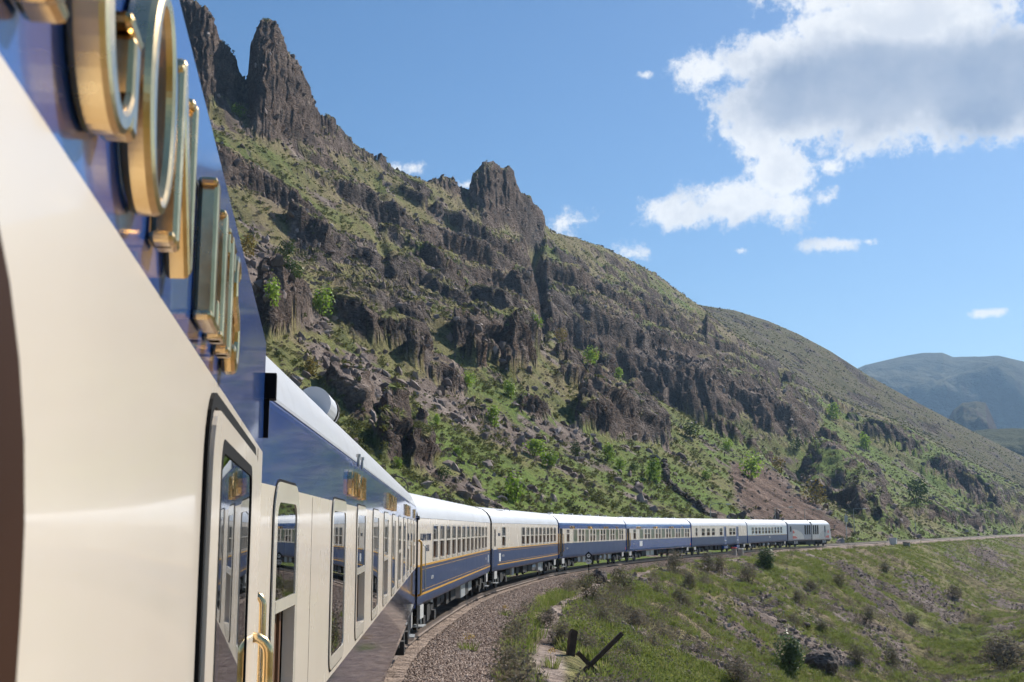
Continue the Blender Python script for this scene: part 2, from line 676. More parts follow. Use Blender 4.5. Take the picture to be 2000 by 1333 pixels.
def make_terrain():
    th, r = polar_grid()
    TH, RR = np.meshgrid(th, r)
    X, Y = RR * np.sin(TH), RR * np.cos(TH)
    W, S = track_coords(X, Y)
    zt = rise(np.interp(S, np.arange(len(TRK)) * 2.0, TRK[:, 1]))
    base = left_base(np.maximum(W, 0))
    # ridge distance for every azimuth
    tb = np.interp(th, *SIL_BASE)
    tf = np.where((th > SIL_FULL[0][0]) & (th < SIL_FULL[0][-1]), np.interp(th, *SIL_FULL), tb)
    tf = np.maximum(tf, tb)
    tk = np.interp(th, *SIL_BACK, left=-1, right=-.02)
    elev = (base - CAMZ) / RR
    hit = (elev >= tb[None, :]) & (W > 8)
    r1 = np.where(hit.any(0), r[hit.argmax(0)], 1e5)
    out = (th < R(-30)) | (th > R(27.5))
    r1 = np.where(out, 1e5, np.minimum(r1, 700))
    k = np.ones(31) / 31
    inside = r1 < 1e4
    sm = np.convolve(np.pad(r1[inside], 15, 'edge'), k, 'valid')
    r1[inside] = sm
    R1 = r1[None, :]
    rel = RR / R1                                     # 1 on the ridge
    # smooth slope that meets the ridge line exactly
    zr = CAMZ + R1 * tb[None, :]
    front = np.minimum(base, np.where(R1 < 1e4, CAMZ + RR * tb[None, :], 1e9))
    px, py = project(X, Y, front)

    nx, ny = X, Y
    U = S * 1.0
    big = fbm(nx / 120, ny / 120, 3, 3)
    wob = fbm(nx / 40, ny / 40, 3, 9)
    fine = fbm(nx / 7, ny / 7, 4, 21)

    # ---- where the rock is (outcrops of the hillside, located on the slope)
    foot = np.interp(px, [300, 430, 520, 600, 700, 800, 900, 980, 1040, 1060, 1150, 1300, 1440, 1520, 1700],
                     [500, 560, 470, 545, 590, 640, 690, 730, 720, 600, 640, 690, 745, 790, 830])
    upper = sstep(foot + 50 * wob + 25 * fine - py, -18, 30)
    rock_items = [(545, 640, 34, 60, 60, 1), (700, 660, 70, 22, 35, 1), (790, 705, 60, 24, 25, 1), (850, 745, 60, 20, 18, 1),
                  (690, 800, 50, 30, 30, 1), (770, 860, 30, 44, 10, 1), (815, 880, 26, 40, -15, .9), (975, 655, 66, 88, 10, 1.2),
                  (1150, 755, 60, 22, 15, 1), (1120, 700, 36, 20, 30, .9), (1215, 835, 84, 34, 8, 1.1), (1260, 790, 50, 24, 40, 1),
                  (1040, 810, 34, 18, 20, .8), (930, 820, 30, 14, 20, .7), (1420, 830, 40, 16, 30, .8), (1500, 870, 60, 20, 35, .8), (1590, 760, 110, 40, 28, 1),
                  (1640, 935, 84, 44, 38, 1.1), (1700, 985, 60, 26, 40, 1), (1760, 880, 90, 34, 30, 1), (1830, 900, 70, 50, 40, 1.1),
                  (1900, 960, 90, 40, 28, 1.1), (1990, 1000, 80, 36, 20, 1), (1560, 905, 40, 18, 30, .9), (1960, 1025, 60, 14, 5, 1),
                  (1850, 1015, 70, 16, 10, 1), (620, 470, 60, 30, 30, 1), (1730, 1015, 50, 20, 30, .9), (1200, 620, 120, 50, 25, .8), (1330, 690, 120, 42, 28, .8), (1480, 770, 120, 34, 30, .8)]  # last three: darker rock over the recess, partly in place of shade
    rock = blobs(px + 22 * fine, py + 16 * wob, rock_items)
    rock = np.clip(np.maximum(rock, upper * (.82 + .55 * wob)), 0, 1.15)
    meadow = blobs(px + 30 * wob, py + 20 * fine, [(450, 235, 60, 60, 40, 1), (540, 300, 110, 26, 25, 1), (700, 340, 90, 14, 25, .9), (860, 410, 40, 18, 15, .9),
                                        (640, 380, 100, 18, 28, .7), (1140, 500, 90, 20, 25, .8), (1330, 590, 90, 20, 30, .9),
                                        (980, 470, 60, 14, 10, .7), (1420, 640, 80, 16, 32, .9), (760, 480, 90, 12, 28, .6),
                                        (900, 570, 60, 10, 20, .6)])
    rock = rock * (1 - .9 * np.clip(meadow, 0, 1))
    rock = rock * (1 - .85 * sstep(fbm(nx / 38 + .3 * wob, ny / 38, 3, 37), .0, .24))
    rock *= (W > 9) * (RR < R1 * 1.02)
    rockA = np.clip(rock, 0, 1)

    # ---- relief
    ramp = sstep(W, 14, 70)
    z = front + zt * (W < 60) + ramp * big * 9 * sstep(1.05 - rel, 0, .35)
    ux = U / 30 + .6 * wob
    uw = W / 54 + .35 * big
    ribs = fbm(ux + 1.3 * uw, uw * .8, 5, 31, .52, True)
    crag = fbm(nx / 17 + wob, ny / 17 - wob, 5, 41, .58, True)
    q = W / 24 + .8 * wob + .9 * big + .16 * fine + U / 160
    fr = q - np.floor(q)
    terr = sstep(fr, .02, .34) - fr                    # cliff, then ledge
    lim = sstep(1.06 - rel, 0, .2)
    tall = .6 + .4 * np.clip(upper, 0, 1)
    # outcrops on the lower slope: flush with the slope above, broken off steeply below
    led = np.zeros(px.shape)
    ex, ey = px + 14 * fine + 10 * wob, py + 9 * fine
    for cx, cy, rx, ry, an, wg in rock_items:
        c_, s_ = math.cos(R(an)), math.sin(R(an))
        aa = ((ex - cx) * c_ + (ey - cy) * s_) / (rx * 1.1)
        bb = (-(ex - cx) * s_ + (ey - cy) * c_) / (ry * 1.1)
        H = np.clip(ry * RR / 2300 * 1.25, 1.6, 11)
        led = np.maximum(led, wg * H * np.clip(1.25 - aa ** 2, 0, 1) * sstep(bb, -1.3, .2) * (1 - sstep(bb + .35 * fine, .45, .8)))
    z += led * (W > 9) * (rel < .97) * (1 - .85 * np.clip(upper, 0, 1))
    rockA = np.maximum(rockA, sstep(led, .5, 2.0))
    z += tall * rockA * (.4 + ribs * 3.8 + crag * 2.0 + terr * 8.0 + 1.7 * fbm(nx / 8 + wob, ny / 8, 3, 43, .6, True)) * np.clip(.25 + ramp, 0, 1) * np.where(rel < 1, .35 + .65 * lim, 0)
    z += rockA * fine * 1.3
    z += (1 - rockA) * ramp * (fbm(nx / 22, ny / 22, 4, 51) * 1.6 + fine * .35)
    # nearer spur with a recess behind it
    rs_px = np.array([1040, 1100, 1250, 1400, 1520, 1640, 1720])
    rs_py = np.array([600, 640, 735, 825, 900, 985, 1030])
    spy = np.interp(px, rs_px, rs_py, left=-999, right=-999)
    above = spy - py                                   # pixels above the spur line
    fade = sstep(px, 1030, 1110) * (1 - sstep(px, 1600, 1730))
    z -= fade * 20 * np.exp(-((above - 40) / 30.0) ** 2)
    # clefts
    for cx, wd, dp, y0, y1 in ((1036, 13, 12, 400, 640), (735, 12, 2.5, 350, 560), (1520, 8, 4, 690, 790)):
        z -= dp * np.exp(-((px - cx - 16 * wob - (py - y0) * .10) / wd) ** 2) * sstep(py, y0 - 30, y0 + 30) * (1 - sstep(py, y1 - 40, y1 + 20)) * (W > 20)
    # bare slip above the line
    slip = blobs(px + 16 * fine, py + 10 * wob, [(1490, 960, 66, 56, 40, 1), (1560, 1000, 70, 36, 25, 1), (1620, 1030, 50, 20, 20, 1), (1450, 925, 30, 22, 30, 1)]) * (W > 8)
    rill = fbm(U / 4.5, W / 40, 3, 61, .5, True)
    z += slip * (rill * 1.1 - .8)
    # stay under the skyline in front of the ridge
    lid = CAMZ + RR * tb[None, :]
    over = z - lid
    z = np.where((rel < 1) & (over > 0), lid, z)
    z = z + (lid - z) * sstep(rel + .05 * wob + .03 * fine, np.where(px > 1380, .74, .9), 1.0) * (rel < 1)
    # spires and the broken crest: bodies as thick as they are wide
    tcr = (tf - tb)[None, :] * R1
    jag = fbm(TH * 330, RR / 9, 4, 71, .55)
    depth = .030 + .05 * np.clip(tcr / 30, 0, 1)
    win = np.exp(-(np.abs(rel - 1.0 + .008 * jag) / depth) ** 3.0)
    spire = tcr * win
    z = np.where(rel < 1, z, zr)
    # behind the ridge
    R2 = R1 + 230
    zb = CAMZ + R2 * tk[None, :]
    t = np.clip((RR - R1) / (R2 - R1), 0, 1.0)
    hasb = (tk > tb - .002)[None, :] & (R1 < 1e4)
    back = zr + (zb - zr) * t - 9 * np.sin(np.pi * t) * (1 - t) + (fbm(nx / 60, ny / 60, 4, 81) * 5 + fine * .5) * np.sin(np.pi * np.clip(t, 0, 1))
    beyond = np.where(hasb, np.where(RR < R2, back, zb - (RR - R2) * .35), zr - (RR - R1) * .45)
    z = np.where(rel >= 1, np.maximum(beyond, -14), z)
    crest = np.exp(-((rel - 1) / .05) ** 2) * (R1 < 1e4)
    z += np.minimum(crest * (fbm(TH * 420, RR / 15, 4, 91) * 1.6), 1.4) * rockA.clip(.25, 1)
    z += spire * (1 + .0 * jag) + (spire > 1) * (jag * 1.7 + crag * 1.2) * win * (rel < .995)
    rockA = np.maximum(rockA, sstep(spire, .6, 3.0))
    # ---- right of the line: embankment, gully, the low rise beyond
    u = -W
    zR = right_base(u) + zt * np.exp(-np.maximum(u - 6, 0) / 60)
    amp = sstep(u, 5.5, 12)
    zR += amp * (fbm(nx / 24, ny / 24, 4, 101) * 2.6 + fbm(nx / 5, ny / 5, 4, 111) * .42 + fbm(S / 7, W / 40, 3, 115, .5, True) * .55)
    zR += sstep(u, 26, 60) * fbm(nx / 45, ny / 45, 4, 121) * 3.0
    zR += sstep(u, 3.5, 5) * fbm(nx / 1.7, ny / 1.7, 3, 131) * .07
    rightm = W < 0
    z = np.where(rightm, zR, z)
    # ditch side of the line
    z += np.where((W > 3.4) & (W < 10), fbm(nx / 3, ny / 3, 3, 141) * .12, 0)
    # ballast bed
    a = np.abs(W)
    bed = zt + np.interp(a, [0, 2.0, 3.3], [-.22, -.24, -.62])
    z = np.where(a < 3.3, np.maximum(bed, zt - .45), z)
    # bedding and blocks: push the rock faces in and out along the fall line
    gr0 = np.gradient(z, axis=0) / np.maximum(np.gradient(RR, axis=0), 1e-3)
    gt0 = np.gradient(z, axis=1) / np.maximum(np.gradient(TH, axis=1) * RR, 1e-3)
    stp = np.hypot(gr0, gt0)
    push = rockA * sstep(stp, .5, 1.3) * (1.9 * fbm(z / 7 + .15 * U / 20, U / 26, 4, 211, .6, True) + 1.1 * fbm(z / 2.4, U / 9, 3, 217, .6))
    push = np.where(rightm | (RR > 900), 0, push)
    X = X + push * .866
    Y = Y - push * .5
    px, py = project(X, Y, z)

    # ---- masks for the material
    slopeR = np.abs(np.gradient(z, axis=0)) / np.maximum(np.gradient(RR, axis=0), 1e-3)
    gx = np.gradient(z, axis=1) / np.maximum(np.gradient(TH, axis=1) * RR, 1e-3)
    slope = np.hypot(slopeR, gx)
    rockm = np.clip(rockA * (sstep(slope, .72, 1.25) * 1.1 + .22 * sstep(crag, -.2, .4)), 0, 1)
    rockm = np.where(hasb & (rel > 1.0), .75 * sstep(fbm(nx / 30, ny / 30, 4, 157, .55) + .25 * fine, .12, .4), rockm)
    scree = blobs(px + 30 * wob, py + 24 * fine, [(520, 540, 60, 60, 45, 1), (690, 735, 120, 26, 35, .85), (880, 790, 120, 26, 30, .7), (1010, 850, 90, 30, 28, .6),
                                                  (1100, 850, 80, 22, 28, .7), (1300, 690, 150, 40, 30, .9), (1350, 780, 60, 20, 30, .7), (1480, 780, 120, 30, 32, .7),
                                                  (600, 620, 60, 26, 20, .8), (1150, 900, 70, 20, 25, .5)]) * (W > 9)
    scr_r = blobs(px + 26 * wob, py + 20 * fine, [(1500, 1190, 52, 44, 35, 1), (1420, 1290, 110, 34, 20, 1), (1330, 1300, 60, 26, 25, .8), (1640, 1190, 60, 18, 40, .8), (1720, 1250, 90, 20, 38, .9),
                                                  (1800, 1150, 60, 22, 35, .8), (1850, 1190, 40, 34, 40, .8), (1930, 1090, 50, 18, 30, 1), (1560, 1140, 50, 14, 30, .5), (1700, 1150, 60, 14, 35, .5)]) * (W < -6)
    scree = np.clip(np.maximum(np.maximum(scree, scr_r), slip) + .0, 0, 1)
    scree = np.clip(np.maximum(scree, sstep(fbm(nx / 14, ny / 14, 4, 151), np.where(W < 0, -.04, .14), np.where(W < 0, .34, .42)) * .9), 0, 1) * (a > 4.2)
    path = np.exp(-((u - 4.6 - .5 * fbm(nx / 9, ny / 9, 2, 161)) / .55) ** 2) * (W < 0) * (S < 260)
    gravel = sstep(3.5 + .55 * fbm(nx / 1.6, ny / 1.6, 3, 165) - a, -.12, .12)
    lush = np.clip(.45 + .95 * fbm(nx / 34, ny / 34, 4, 171) + .45 * sstep(py, 640, 960) * (W > 0), 0, 1)
    lush = np.where(hasb & (rel > 1), .42 + .3 * fbm(nx / 9, ny / 9, 3, 177), lush)

    # ---- what grows or lies where (surface colours)
    m1 = fbm((nx + .55 * z) / 5.5, (ny - .9 * z) / 5.5, 5, 181, .62)
    fine3 = fbm((nx - .7 * z) / 8, (ny + .8 * z) / 8, 4, 187, .6)
    bed = fbm(z / 6 + .2 * wob, U / 60, 4, 193, .6)
    m2 = fbm(nx / 60, ny / 60, 4, 191)
    far = sstep(RR, 60, 160)
    def ramp3(v, stops):
        p = [q[0] for q in stops]
        return np.stack([np.interp(v, p, [q[1][k] for q in stops]) for k in range(3)], -1).astype(np.float32)
    def mixc(f, a_, b_):
        f = np.clip(f, 0, 1)[..., None]
        return a_ * (1 - f) + b_ * f
    grass = ramp3(lush + .55 * m1, [(.0, (.23, .18, .115)), (.3, (.22, .185, .09)), (.55, (.19, .18, .068)), (.8, (.145, .175, .045)), (1.1, (.135, .20, .035))])
    grass = grass * .9
    grass = mixc(sstep(m1, .12, .4) * .55, grass, np.array((.05, .055, .022)))
    soil = ramp3(m1 + .25 * fine, [(-.4, (.085, .062, .052)), (0, (.16, .122, .103)), (.4, (.27, .22, .19))])
    rockc = ramp3(.7 * m1 + .6 * fine3 + .5 * bed, [(-.6, (.045, .035, .032)), (-.2, (.10, .073, .061)), (.15, (.165, .12, .097)), (.55, (.275, .215, .18))])
    rockc = mixc(sstep(m2, -.1, .35) * .65, rockc, rockc * np.array((.8, .93, 1.08)))
    col = mixc(sstep(scree + .55 * m1 + .2 * fine, .25, .6), grass, soil)
    col = mixc(slip * .95, col, soil * np.array((.84, .71, .65)))
    col = mixc(sstep(path, .25, .8), col, soil * 1.25)
    rf = sstep(rockm + .45 * m1, .2, .48)
    col = mixc(rf, col, rockc)
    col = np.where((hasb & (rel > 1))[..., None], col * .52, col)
    col = mixc(gravel, col, np.array((.27, .21, .175)))
    # ---- mesh
    nr, nt = z.shape
    co = np.stack([X, Y, z], -1).reshape(-1, 3)
    idx = np.arange(nr * nt).reshape(nr, nt)
    a0 = idx[:-1, :]
    b0 = idx[1:, :]
    quads = np.stack([a0, np.roll(a0, -1, 1), np.roll(b0, -1, 1), b0], -1).reshape(-1, 4)
    cidx = len(co)
    co = np.concatenate([co, [[0, 0, -.3]]])
    me = bpy.data.meshes.new('ground')
    tri = np.stack([np.full(nt, cidx), np.roll(idx[0], -1), idx[0]], -1)
    me.vertices.add(len(co))
    me.vertices.foreach_set('co', co.astype(np.float32).ravel())
    nl = quads.size + tri.size
    me.loops.add(nl)
    me.loops.foreach_set('vertex_index', np.concatenate([quads[:, ::-1].ravel(), tri[:, ::-1].ravel()]).astype(np.int32))
    nq = len(quads)
    me.polygons.add(nq + len(tri))
    starts = np.concatenate([np.arange(nq) * 4, nq * 4 + np.arange(len(tri)) * 3]).astype(np.int32)
    me.polygons.foreach_set('loop_start', starts)
    me.update(calc_edges=True)
    me.shade_smooth()
    for nm, arr in (('gravel', gravel),):
        at = me.attributes.new(nm, 'FLOAT', 'POINT')
        at.data.foreach_set('value', np.concatenate([arr.ravel(), [0]]).astype(np.float32))
    at = me.attributes.new('rockf', 'FLOAT', 'POINT')
    at.data.foreach_set('value', np.concatenate([rf.ravel(), [0]]).astype(np.float32))
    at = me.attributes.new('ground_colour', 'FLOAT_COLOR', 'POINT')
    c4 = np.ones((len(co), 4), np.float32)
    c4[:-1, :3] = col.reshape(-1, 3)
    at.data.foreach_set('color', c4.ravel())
    return me, dict(th=th, r=r, z=z, W=W, S=S, rock=rockm, scree=scree, path=path, px=px, py=py, X=X, Y=Y, r1=r1, lush=lush, slip=slip)


def ground_material():
    m = NT('hillside_ground')
    g = m.n.new('ShaderNodeNewGeometry')
    P = g.outputs['Position']
    at = m.n.new('ShaderNodeAttribute')
    at.attribute_name = 'ground_colour'
    n3 = m.noise(1.7, 4, .7, P)
    c = m.mix(1.0, at.outputs['Color'], m.ramp(n3, [(.28, (.42, .40, .38)), (.5, (.95, .95, .95)), (.72, (1.5, 1.5, 1.45))]), 'MULTIPLY')
    m.set(Base_Color=c, Roughness=.95, Specular_IOR_Level=.1)
    strat = m.n.new('ShaderNodeMapping')
    strat.inputs['Scale'].default_value = (.3, .3, .55)
    m.l.new(P, strat.inputs[0])
    ns = m.noise(1.0, 5, .72, strat.outputs[0], .8)
    h = m.math('ADD', m.math('MULTIPLY', n3, .5), m.math('MULTIPLY', m.math('MULTIPLY', ns, 3.2), m.attr('rockf')))
    m.bump(h, 1.0, .8)
    return m.mat


GROUND, T = make_terrain()
ground = tag(link_mesh('ground', GROUND, ground_material()), kind='structure')


def ground_z(x, y):
    th, r = math.atan2(x, y), math.hypot(x, y)
    i = np.searchsorted(T['r'], r) - 1
    j = np.searchsorted(T['th'], th) - 1
    i, j = min(max(i, 0), len(T['r']) - 2), min(max(j, 0), len(T['th']) - 2)
    a = (r - T['r'][i]) / (T['r'][i + 1] - T['r'][i])
    b = (th - T['th'][j]) / (T['th'][j + 1] - T['th'][j])
    z = T['z']
    return float((z[i, j] * (1 - a) + z[i + 1, j] * a) * (1 - b) + (z[i, j + 1] * (1 - a) + z[i + 1, j + 1] * a) * b)


def ground_at(px, py, rmin=22.0, left_only=False):
    """the point of the ground seen at a pixel of the photograph"""
    d = px_dir(px, py)
    th = math.atan2(d.x, d.y)
    te = d.z / math.hypot(d.x, d.y)
    j = int(np.clip(np.searchsorted(T['th'], th), 1, len(T['th']) - 1))
    f = (th - T['th'][j - 1]) / (T['th'][j] - T['th'][j - 1])
    zc = T['z'][:, j - 1] * (1 - f) + T['z'][:, j] * f
    e = (zc - CAMZ) / T['r']
    ok = (e >= te) & (T['r'] > rmin)
    if left_only:
        ok &= T['W'][:, j] > 7
    if not ok.any():
        return None
    i = int(ok.argmax())
    rr = T['r'][i]
    if i > 0 and e[i] > e[i - 1]:
        rr = T['r'][i - 1] + (T['r'][i] - T['r'][i - 1]) * np.clip((te - e[i - 1]) / (e[i] - e[i - 1]), 0, 1)
    x, y = rr * math.sin(th), rr * math.cos(th)
    return Vector((x, y, ground_z(x, y)))

# ------------------------------------------------------------------ rails, sleepers
def sweep(mb, prof, pts, nrm, zs, off):
    n = len(prof)
    vv, ff = [], []
    for (p, nn, z) in zip(pts, nrm, zs):
        for (a, h) in prof:
            q = p + nn * (off + a)
            vv.append((q[0], q[1], z + h))
    for i in range(len(pts) - 1):
        for k in range(n):
            j = (k + 1) % n
            ff.append((i * n + k, i * n + j, (i + 1) * n + j, (i + 1) * n + k))
    mb.add(vv, ff)


RAIL = [(-.036, 0), (.036, 0), (.034, -.04), (.009, -.05), (.009, -.14), (.07, -.16), (-.07, -.16), (-.009, -.14), (-.009, -.05), (-.034, -.04)]


def build_track(name, off, i0, i1):
    root = tag(empty(name, (float(TRK[i0][0]), float(TRK[i0][1]), -.2)), kind='structure')
    inv = Matrix.Translation(root.location).inverted()
    sl = slice(i0, i1)
    zs = rise(TRK[sl, 1])
    for s in (-.755, .755):
        mb = MB()
        sweep(mb, RAIL, TRK[sl], TRK_N[sl], zs, off + s)
        o = mb.build('rail', M['rail'], root)
        o.matrix_parent_inverse = inv
    mb = MB()
    for i in range(i0, min(i1, 260)):
        for t in (0, .33, .67):
            p = TRK[i] + TRK_T[i] * 2 * t
            d, n = TRK_T[i], TRK_N[i]
            z = float(rise(p[1])) - .27
            c = [p + d * a * .12 + n * (off + b * 1.25) for a, b in ((-1, -1), (1, -1), (1, 1), (-1, 1))]
            mb.add([(q[0], q[1], z - .12) for q in c] + [(q[0], q[1], z) for q in c],
                   [(4, 5, 6, 7), (0, 1, 5, 4), (1, 2, 6, 5), (2, 3, 7, 6), (3, 0, 4, 7)])
    o = mb.build('sleepers', M['concrete'], root)
    o.matrix_parent_inverse = inv
    o['kind'] = 'stuff'
    return root


build_track('railway_track', 0.0, 8, len(TRK) - 1)
build_track('railway_track', 4.4, 158, len(TRK) - 1)


# ------------------------------------------------------------------ brass capitals
def ribbon(mb, pts, wid, y0, y1, closed=False):
    """flat stroke through 2D points (x,z), extruded from y0 to y1"""
    n = len(pts)
    L, Rr = [], []
    for i in range(n):
        a = Vector(pts[max(i - 1, 0)])
        b = Vector(pts[min(i + 1, n - 1)])
        t = (b - a).normalized()
        w = wid[i] if isinstance(wid, (list, tuple)) else wid
        nn = Vector((-t.y, t.x)) * w / 2
        p = Vector(pts[i])
        L.append(p + nn)
        Rr.append(p - nn)
    vv = [(q.x, y0, q.y) for q in L] + [(q.x, y0, q.y) for q in Rr] + [(q.x, y1, q.y) for q in L] + [(q.x, y1, q.y) for q in Rr]
    ff = []
    for i in range(n - 1):
        j = i + 1
        ff += [(i, j, n + j, n + i), (2 * n + i, 3 * n + i, 3 * n + j, 2 * n + j), (i, 2 * n + i, 2 * n + j, j), (n + i, n + j, 3 * n + j, 3 * n + i)]
    ff += [(0, n, 3 * n, 2 * n), (n - 1, 3 * n - 1, 4 * n - 1, 2 * n - 1)]
    mb.add(vv, ff)


def arc(cx, cz, rx, rz, a0, a1, n=18):
    return [(cx + rx * math.cos(R(a0 + (a1 - a0) * k / (n - 1))), cz + rz * math.sin(R(a0 + (a1 - a0) * k / (n - 1)))) for k in range(n)]


def letter(ch, h, d, detail=18):
    """roman capital standing on z=0, front face at y=-d, back at y=0; returns (MB, width)"""
    mb = MB()
    s = h
    th, tn, sf = .17 * s, .09 * s, .06 * s
    k = [0]

    def st(pts, w):
        k[0] += 1
        ribbon(mb, pts, w, -d + .0005 * k[0], 0)

    def serif(x, z, w=.34):
        st([(x - w * s / 2, z + (sf / 2 if z < s / 2 else -sf / 2)), (x + w * s / 2, z + (sf / 2 if z < s / 2 else -sf / 2))], sf)
    if ch == 'I':
        st([(.17 * s, 0), (.17 * s, s)], th); serif(.17 * s, 0); serif(.17 * s, s); w = .34
    elif ch == 'L':
        st([(.17 * s, 0), (.17 * s, s)], th); serif(.17 * s, s); st([(0, sf / 2), (.62 * s, sf / 2)], sf * 1.2)
        st([(.58 * s, 0), (.58 * s, .24 * s)], sf); w = .64
    elif ch == 'T':
        st([(.38 * s, 0), (.38 * s, s)], th); serif(.38 * s, 0); st([(0, s - sf * .6), (.76 * s, s - sf * .6)], sf * 1.2)
        st([(.04 * s, s), (.04 * s, .76 * s)], sf); st([(.72 * s, s), (.72 * s, .76 * s)], sf); w = .76
    elif ch == 'N':
        st([(.14 * s, 0), (.14 * s, s)], tn); st([(.8 * s, 0), (.8 * s, s)], tn); st([(.14 * s, s), (.8 * s, 0)], th)
        serif(.14 * s, 0, .28); serif(.8 * s, s, .28); w = .94
    elif ch == 'A':
        st([(.12 * s, 0), (.44 * s, s)], tn); st([(.78 * s, 0), (.44 * s, s)], th); st([(.25 * s, .34 * s), (.62 * s, .34 * s)], tn * .8)
        serif(.12 * s, 0, .26); serif(.78 * s, 0, .3); w = .92
    elif ch == 'W':
        for a, b, t_ in (((.1, 1), (.32, 0), th), ((.55, 1), (.32, 0), tn), ((.55, 1), (.78, 0), th), ((1.0, 1), (.78, 0), tn)):
            st([(a[0] * s, a[1] * s), (b[0] * s, b[1] * s)], t_)
        serif(.1 * s, s, .26); serif(1.0 * s, s, .26); w = 1.12
    elif ch == 'O':
        o = arc(.43 * s, .5 * s, .43 * s, .52 * s, 0, 360 - 360 / (2 * detail), 2 * detail)
        i = arc(.43 * s, .5 * s, .27 * s, .44 * s, 0, 360 - 360 / (2 * detail), 2 * detail)
        mb.ring(o, i, -d, 0); w = .86
    elif ch in 'GC':
        p = arc(.43 * s, .5 * s, .34 * s, .46 * s, 52, 322, detail)
        wd = [tn + (th - tn) * math.sin(math.pi * q / (detail - 1)) ** 2 for q in range(detail)]
        st(p, wd)
        if ch == 'G':
            st([(.72 * s, .06 * s), (.72 * s, .46 * s)], th * .8); serif(.72 * s, .46 * s, .3)
        w = .88
    elif ch == 'S':
        p = arc(.31 * s, .745 * s, .21 * s, .22 * s, 25, 262, 10) + arc(.31 * s, .27 * s, .23 * s, .25 * s, 82, -160, 10)
        st(p, th * .8); w = .62
    elif ch in 'EFDPRMB':
        st([(.17 * s, 0), (.17 * s, s)], th)
        w = .66
        if ch in 'EF':
            st([(.1 * s, s - sf / 2), (.62 * s, s - sf / 2)], sf); st([(.1 * s, .52 * s), (.5 * s, .52 * s)], sf)
        if ch == 'E':
            st([(.1 * s, sf / 2), (.64 * s, sf / 2)], sf)
        if ch in 'PRB':
            st(arc(.25 * s, .74 * s, .34 * s, .22 * s, 90, -90, 9), tn); w = .7
        if ch == 'B':
            st(arc(.25 * s, .27 * s, .4 * s, .23 * s, 90, -90, 9), tn)
        if ch == 'R':
            st([(.35 * s, .5 * s), (.68 * s, 0)], tn)
        if ch == 'D':
            st(arc(.2 * s, .5 * s, .55 * s, .46 * s, 90, -90, 12), th * .8); w = .84
        if ch == 'M':
            st([(.17 * s, s), (.5 * s, .1 * s)], tn); st([(.5 * s, .1 * s), (.85 * s, s)], tn); st([(.85 * s, 0), (.85 * s, s)], th); w = 1.0
    else:
        w = .4
    return mb, w * s


# ------------------------------------------------------------------ carriages
def wall_with_holes(mb, L0, L1, z0, z1, y, holes):
    xs = sorted({L0, L1, *[h[0] for h in holes], *[h[1] for h in holes]})
    for a, b in zip(xs[:-1], xs[1:]):
        hs = [h for h in holes if h[0] <= a + 1e-6 and h[1] >= b - 1e-6]
        spans = [(z0, z1)]
        if hs:
            spans = [(z0, hs[0][2]), (hs[0][3], z1)]
        for c, d in spans:
            if d - c > 1e-4:
                mb.add([(a, y, c), (b, y, c), (b, y, d), (a, y, d)], [(0, 1, 2, 3)])


def bogie(parent, xc, left=HALF):
    mb = MB()
    for y in (.28, 2.58):
        mb.prism([(xc - 1.75, .62), (xc - 1.6, .78), (xc - .7, .74), (xc - .45, .52), (xc + .45, .52), (xc + .7, .74), (xc + 1.6, .78), (xc + 1.75, .62),
                  (xc + 1.5, .5), (xc + .9, .5), (xc + .5, .34), (xc - .5, .34), (xc - .9, .5), (xc - 1.5, .5)], 'y', y - .06, y + .06)
        for dx in (-1.25, 1.25):
            mb.box(xc + dx - .2, xc + dx + .2, y - .17, y + .13, .33, .62)
            for k in (-.32, .32):
                mb.tube([(xc + dx + k, y, .5), (xc + dx + k, y, .82)], .085, 8)
        mb.box(xc - .3, xc + .3, y - .12, y + .12, .4, .86)
    mb.box(xc - .25, xc + .25, .3, 2.56, .55, .8)
    b = mb.build('bogie', M['under'], parent)
    for dx in (-1.25, 1.25):
        mb = MB()
        for y in (.66, 2.1):
            mb.tube([(xc + dx, y, .46), (xc + dx, y + .1, .46)], .46, 20)
        mb.tube([(xc + dx, .6, .46), (xc + dx, 2.3, .46)], .08, 8)
        mb.build('wheelset', M['steel'] if dx > 9 else M['under'], b)
    return b


